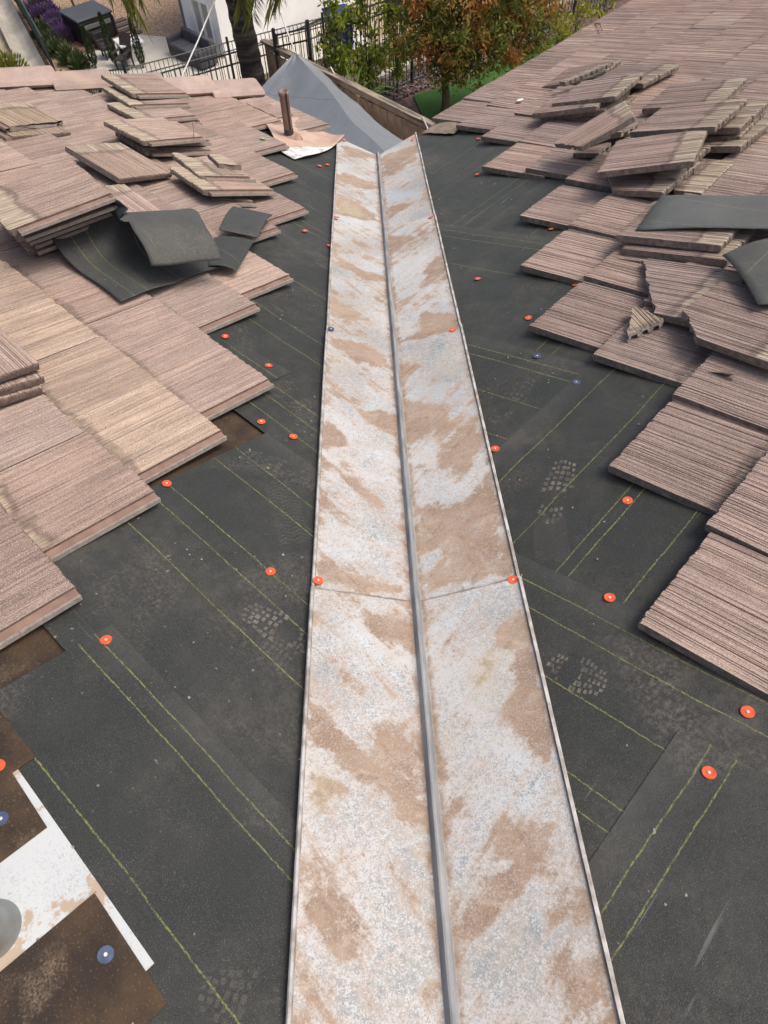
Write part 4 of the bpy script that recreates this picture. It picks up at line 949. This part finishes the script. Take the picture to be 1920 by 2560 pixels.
for i, (x, y) in enumerate([(-11.13, 36.79), (-10.86, 36.32), (-10.51, 35.84), (-10.14, 35.28)]):
    b = MB(); b.box((0, 0, 0), (.72, .32, .06)); o = b.build('stepping_stone', PAVE, None, Matrix.Translation((x, y, -11.03)) @ Matrix.Rotation(radians(38+i*4), 4, 'Z'), bevel=.01)
    tag(o, ['stepping stone farthest from the patio beside the hot tub', 'second stepping stone from the top of the row by the hot tub', 'third stepping stone of the row, near the palm fronds', 'stepping stone nearest the patio below the palm fronds'][i], 'stepping stone', 'stepping stones in the gravel')
b = MB(); b.box((0, 0, 0), (2.3, 2.3, .05)); tag(b.build('tub_pad', simple('brown_pad', (.15, .085, .06), .9, 5, .3), None, Matrix.Translation((-11.95, 35.25, -11.05)) @ Matrix.Rotation(radians(40), 4, 'Z')), kind='structure')

# patio furniture
SOFA = simple('charcoal_cushion', (.065, .068, .08), .9, 6, .2)
s = tag(empty('patio_sofa', (-7.1, 32.2, -11.0), radians(-48)), 'dark grey outdoor sofa against the white house', 'sofa')
b = MB(); b.box((0, 0, .2), (2.1, .85, .3)); b.build('base', simple('sofa_frame', (.03, .03, .035), .6, 5, .2), s, bevel=.03)
for x in (-.68, 0, .68): b = MB(); b.box((x, -.05, .42), (.66, .75, .18)); b.build('seat_cushion', SOFA, s, bevel=.05)
for x in (-.68, 0, .68): b = MB(); b.box((x, .34, .66), (.66, .2, .5)); b.build('back_cushion', SOFA, s, bevel=.06)
for x in (-1.1, 1.1): b = MB(); b.box((x, 0, .38), (.16, .85, .62)); b.build('armrest', SOFA, s, bevel=.04)
b = MB(); wb = tag(empty('fire_table', (-9.75, 32.75, -11.0), radians(30)), 'pale grey square fire table on the patio', 'fire table')
b.box((0, 0, .3), (.85, .85, .6)); b.build('body', simple('pale_render', (.50, .51, .53), .8, 4, .06), wb, bevel=.02)
b = MB(); b.box((0, 0, .63), (1.0, 1.0, .06)); b.build('top', simple('white_top', (.70, .71, .72), .6, 4, .05), wb, bevel=.01)
b = MB(); b.box((.1, .15, .70), (.14, .14, .08)); b.build('burner', simple('dark_iron', (.03, .03, .03), .6, 5, .2), wb)
CH = simple('dark_chair', (.04, .034, .03), .7, 6, .2)
for i, (x, y, a) in enumerate([(-10.75, 32.95, 120), (-9.9, 31.85, -20)]):
    ch = tag(empty('garden_chair', (x, y, -11.0), radians(a)), ['dark slatted garden chair between two cypresses left of the fire table', 'dark garden chair half hidden by the middle cypress'][i], 'chair', 'garden chairs round the fire table')
    b = MB(); b.box((0, 0, .36), (.55, .55, .05)); b.build('seat', CH, ch)
    b = MB(); Mx = Matrix.Translation((0, .28, .4)) @ Matrix.Rotation(radians(-22), 4, 'X')
    for k_ in range(5): b.box((-.22+k_*.11, 0, .35), (.09, .03, .75), M=Mx)
    b.build('backrest', CH, ch)
    for x2 in (-.26, .26):
        b = MB(); b.box((x2, -.22, .28), (.05, .06, .56)); b.build('leg', CH, ch); b = MB(); b.box((x2, .22, .18), (.05, .06, .36)); b.build('leg', CH, ch)
        b = MB(); b.box((x2, 0, .58), (.12, .6, .035)); b.build('armrest', CH, ch)
bn = tag(empty('wheelie_bin', (-.66, 21.2, -6.8), radians(20)), 'blue wheeled bin behind the iron fence and lemon bushes', 'bin')
BL = simple('blue_plastic', (.012, .030, .17), .5, 5, .2)
b = MB(); b.rings([[(-.24, -.26, .05), (.24, -.26, .05), (.24, .26, .05), (-.24, .26, .05)], [(-.31, -.36, 1.0), (.31, -.36, 1.0), (.31, .36, 1.0), (-.31, .36, 1.0)]]); b.build('body', BL, bn, bevel=.02)
b = MB(); b.box((0, 0, 1.04), (.68, .80, .07)); b.build('lid', BL, bn, bevel=.03)
for x in (-.24, .24): b = MB(); b.tube([(x-.04, .36, .11), (x+.04, .36, .11)], .11, 14); b.build('wheel', TUB, bn)

# ---- grey tarp slung between eave and fence
TARP, nt, bs = new('grey_tarp'); v = nd(nt, 'TexCoord').outputs['Object']
sx = nd(nt, 'SeparateXYZ'); nt.links.new(v, sx.inputs[0])
sm_ = mth(nt, 'ABSOLUTE', mth(nt, 'SUBTRACT', mth(nt, 'FRACT', mth(nt, 'MULTIPLY', mth(nt, 'ADD', sx.outputs[0], mth(nt, 'MULTIPLY', sx.outputs[1], .8)), .95)), .5))
col = mix(nt, ramp(nt, noi(nt, v, 3, 4), .3, .7), (.205, .228, .25), (.245, .268, .29))
nt.links.new(mix(nt, ramp(nt, sm_, .0, .014, .8, 0), col, (.15, .16, .175)), bs.inputs['Base Color']); bs.inputs['Roughness'].default_value = .55
bump(nt, bs, noi(nt, v, 14, 4), .35, .02)
ridge = [Vector(p) for p in [(-1.16, 12.53, -3.30), (-.86, 11.6, -3.22), (-.55, 10.7, -3.14), (-.32, 9.84, -3.06), (-.05, 9.1, -2.98), (.31, 8.16, -2.85), (.75, 7.2, -2.72)]]
right = [Vector(p) for p in [(-1.12, 12.60, -3.34), (-.58, 12.66, -3.82), (-.16, 11.95, -3.90), (.20, 11.15, -3.88), (.52, 10.42, -3.74), (.88, 9.55, -3.54), (1.5, 8.6, -3.4)]]
left = [Vector(p) for p in [(-1.2, 12.48, -3.32), (-2.3, 11.6, -3.95), (-2.7, 10.5, -4.3), (-3.0, 9.4, -4.5), (-3.2, 8.2, -4.7), (-3.4, 7.0, -4.8), (-3.5, 6.0, -4.9)]]
left[0] = Vector((-1.18, 12.53, -3.31))
def interp(P, t):
    t = t*(len(P)-1); i = min(int(t), len(P)-2); f_ = t-i
    p0_, p1_, p2_, p3_ = P[max(i-1, 0)], P[i], P[i+1], P[min(i+2, len(P)-1)]
    return .5*((2*p1_)+(p2_-p0_)*f_+(2*p0_-5*p1_+4*p2_-p3_)*f_**2+(-p0_+3*p1_-3*p2_+p3_)*f_**3)
b = MB()
def tarp_fn(i, j):
    if j < .6:
        q = j/.6; p = interp(left, i)*(1-q)+interp(ridge, i)*q; sag = -.10*sin(q*pi)*(.3+i)
    else:
        q = (j-.6)/.4; p = interp(ridge, i)*(1-q)+interp(right, i)*q; sag = -.05*sin(q*pi)
    return tuple(p+Vector((0, 0, sag+.030*noise.noise((i*7, j*4, 0))+.012*noise.noise((i*20, j*6, 3)))))
b.grid(tarp_fn, 70, 70); o = solid(b.build('tarp', TARP, None), .004); tag(o, 'large grey tarp slung from below the roof eave to the wooden fence', 'tarp')
ROPE = simple('white_rope', (.75, .74, .70), .8, 30, .15)
def rope(pts, label):
    b = MB(); b.tube(pts, .011, 6); tag(b.build('rope', ROPE, None, smooth=True), label, 'rope', 'white tarp ropes')
rope([(-1.16, 12.53, -3.30), (-1.40, 13.4, -3.05), (-1.72, 14.6, -2.75), (-1.92, 15.2, -2.6)], 'white rope from the tip of the grey tarp up to the palm')
rope([(-.55, 12.72, -3.74), (-.62, 12.84, -3.66), (-.66, 12.90, -3.70)], 'short white tie holding the tarp edge to the fence rail, farther one')
rope([(.92, 9.62, -3.45), (.86, 10.2, -3.55), (.80, 11.05, -3.69)], 'short white tie at the fence end nearest the roof')
rope([(-2.98, 11.2, -3.30), (-2.62, 12.3, -2.95), (-2.2, 13.7, -2.5)], 'white rope running from behind the ridge caps up toward the palm fronds')

# ================================================================ plants
def leaf_mat(name, a, b_, c_=None, tr=.25):
    mt, nt, bs = new(name); g = nd(nt, 'NewGeometry'); r = g.outputs['Random Per Island']
    col = mix(nt, r, a, b_)
    if c_:
        cl = noi(nt, nd(nt, 'TexCoord').outputs['Object'], 1.6, 3); col = mix(nt, ramp(nt, cl, .45, .60), col, mix(nt, r, c_[0], c_[1]))
    nt.links.new(col, bs.inputs['Base Color']); bs.inputs['Roughness'].default_value = .55
    t_ = nd(nt, 'BsdfTranslucent'); nt.links.new(col, t_.inputs[0]); ms = nd(nt, 'MixShader', {0: tr}); nt.links.new(bs.outputs[0], ms.inputs[1]); nt.links.new(t_.outputs[0], ms.inputs[2])
    nt.links.new(ms.outputs[0], nt.nodes['Material Output'].inputs[0]); return mt
BARK = simple('bark', (.13, .095, .065), .95, 9, .4, bmp=.01)
def leaf(b, p, d, up, ln, wd, R):
    s = d.cross(up)
    if s.length < 1e-4: s = d.orthogonal()
    s.normalize(); u_ = s.cross(d).normalized()
    b.poly([p, p+d*ln*.5+s*wd*.5+u_*ln*.05, p+d*ln, p+d*ln*.5-s*wd*.5+u_*ln*.05])
def rdir(R): 
    while True:
        v_ = Vector((R.uniform(-1, 1), R.uniform(-1, 1), R.uniform(-1, 1)))
        if .05 < v_.length < 1: return v_.normalized()
def tree(name, label, cat, base, trunk_h, blobs, nclump, nleaf, ln, wd, mat, seed, trunk_r=.07, droop=.3, group=None, clump_r=.22):
    R = random.Random(seed); t = tag(empty(name, base), label, cat, group)
    b = MB(); top = Vector((R.uniform(-.1, .1), R.uniform(-.1, .1), trunk_h))
    b.tube([(0, 0, -.1), (.02, .01, trunk_h*.35), (-.01, .03, trunk_h*.7), top], [trunk_r*1.25, trunk_r, trunk_r*.85, trunk_r*.7], 8)
    cl = []
    for _ in range(nclump):
        c, rad = R.choice(blobs); c = Vector(c); p = c+rdir(R)*rad*(R.random()**.4); cl.append(p)
    for p in R.sample(cl, min(14, len(cl))):
        st_ = Vector((0, 0, trunk_h*R.uniform(.6, 1))); mid = (st_+p)/2+Vector((0, 0, .1)); b.tube([st_, mid, p], [trunk_r*.4, trunk_r*.25, .006], 5)
    b.build('trunk', BARK, t, smooth=True)
    b = MB()
    for p in cl:
        out = rdir(R); cs = R.uniform(.6, 1.2)
        for _ in range(nleaf):
            d = (rdir(R)+out*.5+Vector((0, 0, -droop))).normalized()
            leaf(b, p+rdir(R)*clump_r*cs*R.random(), d, rdir(R), ln*R.uniform(.7, 1.3), wd*R.uniform(.8, 1.2), R)
    b.build('crown', mat, t)['kind'] = 'stuff'; return t
RED = leaf_mat('red_green_leaf', (.11, .18, .032), (.28, .28, .05), ((.55, .19, .065), (.46, .28, .065)), .5)
tree('red_leaved_tree', 'rounded tree with rusty red and green leaves on the turf', 'tree', (1.42, 13.62, -4.9), .80, [((-.05, -.1, 1.15), .62), ((.55, -.2, 1.2), .66), ((1.15, .0, 1.25), .55), ((-.45, .0, 1.55), .6), ((.25, -.3, 1.75), .75), ((.95, -.1, 1.8), .7), ((1.55, .2, 1.7), .5), ((-.15, .0, 2.15), .6), ((.6, .0, 2.3), .65), ((.2, .2, 2.7), .5), ((1.2, .2, 2.3), .5)], 1150, 17, .10, .036, RED, 3, .075, .35, None, .20)
LEM = leaf_mat('lemon_leaf', (.13, .22, .018), (.28, .34, .03), ((.26, .33, .03), (.52, .48, .06)), .5)
for i, (x, y, h_, sp) in enumerate([(-.52, 13.85, 2.0, .34), (.02, 14.15, 2.35, .36), (.56, 14.55, 2.35, .34)]):
    tree('lemon_bush', ['upright lime green bush nearest the iron corner post', 'middle lime green bush among the three at the fence', 'lime green bush beside the red leaved tree'][i], 'bush', (x, y, -4.9), .5, [((0, 0, h_*.22), sp*.8), ((.1, 0, h_*.42), sp), ((-.1, .1, h_*.6), sp*.9), ((.08, 0, h_*.8), sp*.8), ((-.05, 0, h_*.98), sp*.6)], 105, 10, .105, .050, LEM, 20+i, .022, .0, 'lime green bushes at the fence', .13)
YELM = leaf_mat('yellow_leaf', (.40, .34, .02), (.30, .32, .03), None, .35)
for i, (x, y) in enumerate([(4.25, 15.75), (4.95, 16.55), (3.75, 15.2)]):
    tree('yellow_shrub', ['bright yellow shrub in the mulch halfway along the roof edge', 'tallest yellow shrub, farthest up the roof edge', 'low yellow shrub nearest the red leaved tree'][i], 'shrub', (x, y, -4.9), .3, [((0, 0, .45), .35), ((.1, .1, .8), .25)], 42, 9, .09, .035, YELM, 40+i, .02, -.3, 'yellow shrubs in the mulch', .14)
AG = leaf_mat('strap_leaf', (.06, .13, .015), (.11, .19, .03), None, .3)
t = tag(empty('strap_leaf_plant', (-.27, 12.74, -4.62)), 'spiky strap leaved plant between the tarp and the fence', 'plant')
R = random.Random(5)
for k_ in range(16):
    b = MB(); a = R.uniform(0, 2*pi); el = R.uniform(1.05, 1.5); ln = R.uniform(.8, 1.2); pts = []
    for i in range(6):
        q = i/5; e = el-q*q*.7; pts.append(Vector((cos(a)*ln*q*cos(e), sin(a)*ln*q*cos(e), ln*q*sin(e))))
    sdv = Vector((-sin(a), cos(a), 0))
    for i in range(5): 
        w0 = .035*(1-(i/5)**2); w1 = .035*(1-((i+1)/5)**2); b.poly([pts[i]-sdv*w0, pts[i]+sdv*w0, pts[i+1]+sdv*w1, pts[i+1]-sdv*w1])
    b.build('leaf', AG, t)
# palm
pl = tag(empty('palm_tree', (-2.06, 14.04, -5.6)), 'palm with a dark ringed trunk and hanging fronds in front of the white house', 'palm tree')
PB, nt, bs = new('palm_bark'); v, _ = objvec(nt)
wv = noi(nt, vmul(nt, v, (2, 2, 11)), 1, 4, .6)
nt.links.new(mix(nt, ramp(nt, wv, .42, .62), (.022, .018, .017), (.085, .072, .060)), bs.inputs['Base Color']); bs.inputs['Roughness'].default_value = .95; bump(nt, bs, wv, .9, .03)
b = MB(); rg = []
for i in range(43):
    z = i*.1; r = .225-.012*z+.010*(1 if i % 3 == 0 else -.3); rg.append([Vector((-.03*z+r*cos(2*pi*j/18)*(1+.03*noise.noise((j, z*3, 0))), -.09*z+r*sin(2*pi*j/18), z)) for j in range(18)])
b.rings(rg); b.build('trunk', PB, pl)
PF = leaf_mat('palm_leaf', (.12, .15, .022), (.26, .25, .05), None, .4); PR = simple('palm_rib', (.20, .19, .06), .7, 6, .2)
R = random.Random(11); crown_p = Vector((-.14, -.42, 4.2))
FRONDS = [(d_, .45, 2.5+.25*(q_ % 3)) for q_, d_ in enumerate((150, 157, 164, 170, 176, 182, 188, 194, 200, 207, 214))]+[(d_, .05, 1.9) for d_ in (-75, -62, -48, -36, -24, -12, 0, 12, 26, 40)]+[(d_, .8, 2.6) for d_ in (60, 80, 100, 120, 140)]+[(d_, 1.15, 2.4) for d_ in (-70, -95, -120, -145)]
for deg, el_, ln_ in FRONDS:
    a = radians(deg+R.uniform(-5, 5)); el0 = el_+R.uniform(-.15, .15); ln = ln_*R.uniform(.9, 1.1)
    pts = []; p = crown_p.copy(); e = el0
    for i in range(14):
        pts.append(p.copy()); p = p+Vector((cos(a)*cos(e), sin(a)*cos(e), sin(e)))*ln/13; e -= .155+.05*R.random()
    b = MB(); b.tube(pts, [.02*(1-i/15) for i in range(14)], 5); fr_ = b.build('frond', PR, pl)
    b = MB()
    for i in range(2, 14):
        for s_ in range(5):
            q = min(12.99, i-1+s_/5); i0 = int(q); p = pts[i0].lerp(pts[i0+1], q-i0); d = (pts[i0+1]-pts[i0]).normalized(); sd_ = d.cross(Vector((0, 0, 1))).normalized()
            for sg in (-1, 1):
                dd = (sd_*sg*.55+d*.55+Vector((0, 0, -.75))+rdir(R)*.2).normalized(); leaf(b, p, dd, d, R.uniform(.4, .7)*(1-.3*q/13), .026, R)
    b.build('leaflets', PF, fr_)['kind'] = 'stuff'
b = MB()
for q in ((-.12, -.20, 1.05), (-.02, -.26, 1.9), (.12, -.19, .5), (-.2, -.1, 1.7)): b.tube([Vector(q)-Vector((0, .02, 0)), Vector(q)+Vector((0, -.05, .03))], [.022, .030], 8)
b.build('string_light', simple('warm_bulb', (.55, .48, .30), .4, 8, .1), pl)['kind'] = 'stuff'
# cypresses
CYP = leaf_mat('cypress_leaf', (.018, .042, .014), (.045, .080, .020), None, .15)
for i, (x, y, h_) in enumerate([(-11.16, 31.94, 1.35), (-10.35, 32.03, 1.75), (-9.15, 31.72, 1.65)]):
    t = tag(empty('cypress', (x, y, -11.0)), ['slim cypress farthest left, below the hot tub steps', 'slim cypress in the middle, beside the dark chair', 'slim cypress nearest the white house, right of the fire table'][i], 'cypress', 'slim cypresses on the patio edge')
    R = random.Random(60+i); b = MB(); b.tube([(0, 0, -.1), (0, 0, h_*.8)], [.05, .015], 6); b.build('trunk', BARK, t); b = MB()
    for _ in range(900):
        z = R.random(); r = .15*(sin(min(1, z*2.2+.25)*pi/2))*(1-z**1.8)+.02; a = R.uniform(0, 2*pi)
        leaf(b, Vector((cos(a)*r*R.uniform(.5, 1), sin(a)*r*R.uniform(.5, 1), .1+z*h_)), Vector((cos(a)*.5, sin(a)*.5, 1)).normalized(), rdir(R), .13, .035, R)
    b.build('crown', CYP, t)['kind'] = 'stuff'
# lavender, shrubs on the neighbour's bank
LAV = leaf_mat('lavender_flower', (.10, .045, .17), (.19, .11, .27), None, .2); LAVG = leaf_mat('lavender_green', (.07, .09, .04), (.13, .14, .07), None, .2)
def mound(name, label, cat, x, y, r, h_, mat, mat2, seed, group=None, z=-11.05, n=700, ln=.22, wd=.045):
    t = tag(empty(name, (x, y, z)), label, cat, group); R = random.Random(seed)
    for nm, mt, k0, k1, cnt in (('foliage', mat2, 0, .85, n), ('blossoms', mat, .75, 1.1, n//2)):
        if mt is None: continue
        b = MB()
        for _ in range(cnt):
            d = rdir(R); d.z = abs(d.z); q = R.uniform(k0, k1); leaf(b, Vector((d.x*r*q, d.y*r*q, d.z*h_*q)), (d+Vector((0, 0, .6))).normalized(), rdir(R), ln, wd, R)
        b.build(nm, mt, t)['kind'] = 'stuff'
for i, (x, y, r) in enumerate([(-15.2, 38.6, .6), (-14.35, 37.4, .5), (-13.9, 36.5, .48), (-13.5, 35.6, .45), (-14.7, 37.2, .4), (-13.1, 34.8, .4)]):
    mound('lavender', ['lavender mound highest up beside the green fence', 'widest purple lavender mound beside the hot tub', 'lavender mound left of the hot tub corner', 'purple lavender nearest the hot tub pad', 'faded lavender against the green fence', 'small lavender mound at the gravel edge'][i], 'lavender', x, y, r, .5, LAV if i in (0, 1, 2, 3) else LAV, LAVG, 70+i, 'lavender mounds on the bank')
GSH = leaf_mat('grey_green_leaf', (.05, .08, .03), (.12, .15, .06), None, .2)
for i, (x, y, r, h_) in enumerate([(-14.2, 35.6, .55, .6), (-13.6, 34.5, .55, .6), (-13.1, 33.6, .5, .6), (-12.4, 32.7, .5, .7), (-11.8, 32.0, .45, .7)]):
    mound('bank_shrub', ['grey green shrub highest along the green fence', 'second grey green shrub down the green fence', 'middle grey green shrub along the green fence', 'upright green shrub just above the iron fence', 'green shrub at the corner by the first cypress'][i], 'shrub', x, y, r, h_, None, GSH, 90+i, 'shrubs along the green fence', ln=.25, wd=.06)
OLV = leaf_mat('olive_bush_leaf', (.10, .13, .02), (.24, .25, .04), None, .3)
mound('hillside_bush', 'yellow green bush on the dirt slope at the left edge', 'bush', -13.6, 29.3, .95, 1.0, None, OLV, 120, n=1600, ln=.22, wd=.05, z=-10.2)
tree('garden_tree', 'small dark green tree behind the hot tub', 'tree', (-13.3, 37.9, -11), .8, [((0, 0, 1.4), .7), ((.2, .1, 1.9), .6)], 150, 12, .17, .07, leaf_mat('dark_leaf', (.025, .055, .015), (.06, .10, .025), None, .2), 130, .06, .1)
RUST = leaf_mat('rusty_needle', (.15, .060, .025), (.09, .075, .025), None, .15)
for i in range(9):
    x = -3.1+i*.42; y = 18.9+i*.21
    mound('rusty_shrub', ['rusty little shrub under the sofa, first along the low fence', 'second rusty shrub along the low fence', 'rusty shrub just right of the palm trunk', 'fourth rusty shrub along the low fence', 'fifth rusty shrub along the low fence', 'rusty shrub behind the thick corner post', 'rusty shrub right of the thick corner post', 'eighth rusty shrub, before the blue bin', 'rusty shrub beside the blue bin'][i], 'shrub', x, y, .16, RND.uniform(.6, .85), None, RUST, 140+i, 'rusty shrubs along the low fence', z=-6.8, n=160, ln=.14, wd=.04)
# mulch chips and gravel: uncountable
def scatter(name, poly_fn, n, size, mat, seed):
    R = random.Random(seed); b = MB()
    for _ in range(n):
        p = poly_fn(R); d = rdir(R); d.z *= .35; d.normalize(); s = d.cross(Vector((0, 0, 1))).normalized()*size*.35; e = d*size*R.uniform(.6, 1.3)
        b.poly([p-e-s, p-e+s, p+e+s, p+e-s])
    o = b.build(name, mat); tag(o, kind='stuff'); return o
CHIP = leaf_mat('mulch_chip', (.09, .05, .045), (.30, .23, .22), None, 0)
scatter('mulch', lambda R: Vector((R.uniform(-.2, 7), 0, 0)) if False else (lambda a, c_: Vector((.1+a*6.5-c_*.9, 14.95+a*4.9-c_*1.7, -4.88+R.uniform(0, .03))))(R.random(), R.random()), 7000, .035, CHIP, 9)

CRUMB = simple('tile_crumb', (.33, .26, .22), .95, 60, .4)
R = random.Random(77); b = MB()
for _ in range(130):
    sd_ = R.choice('LR'); v = R.uniform(-.5, 3.2); u = R.uniform(.25, 1.0)+max(0, v)*CN*.98+.1
    if sd_ == 'L': u = -u
    r = R.choice((.001, .0014, .002, .003)); c0_ = UV(sd_, u, v, .016); n_ = 5; a0 = R.random()*6
    b.rings([[c0_+Vector((r*k_*cos(a0+2*pi*j/n_)*R.uniform(.7, 1.3), r*k_*sin(a0+2*pi*j/n_)*R.uniform(.7, 1.3), r*z)) for j in range(n_)] for k_, z in ((1, 0), (1, .6), (.4, 1.1))])
tag(b.build('tile_crumbs', CRUMB), kind='stuff')
# small litter seen on the roof
LIT = simple('white_scrap', (.80, .80, .77), .6, 40, .1); TWG = simple('dry_twig', (.25, .18, .12), .9, 30, .3); GRN = simple('green_tag', (.25, .42, .20), .6, 30, .2)
def pebble(side, u, v, h, r, mat, name, label, cat):
    b = MB(); R = random.Random(int(u*1000)); n = 7
    b.rings([[(r*k_*cos(2*pi*j/n)*R.uniform(.7, 1.2), r*k_*sin(2*pi*j/n)*R.uniform(.7, 1.2), r*z) for j in range(n)] for k_, z in ((.7, 0), (1, .2), (.5, .35))]); tag(b.build(name, mat, None, pose(side, -u, -v, h)), label, cat)
pebble('R', 4.322, 2.99, .062, .028, LIT, 'paper_scrap', 'crumpled white scrap on the brown tiles above the valley end', 'litter')
pebble('L', -3.854, 2.872, .06, .022, GRN, 'green_scrap', 'small green scrap on the tiles near the vent pipe', 'litter')
b = MB(); b.tube([UV('L', -3.72, 2.22, .165), UV('L', -3.735, 2.235, .20), UV('L', -3.75, 2.235, .235)], .003, 5); tag(b.build('twig', TWG), 'thin twig lying on the top tile of the tidy stack', 'twig', 'dry twigs')
b = MB(); b.tube([UV('R', 6.09, 3.50, .065), UV('R', 5.98, 3.38, .08), UV('R', 5.84, 3.28, .07)], .006, 5); tag(b.build('twig', TWG), 'bent dry twig on the tiles along the roof edge', 'twig', 'dry twigs')
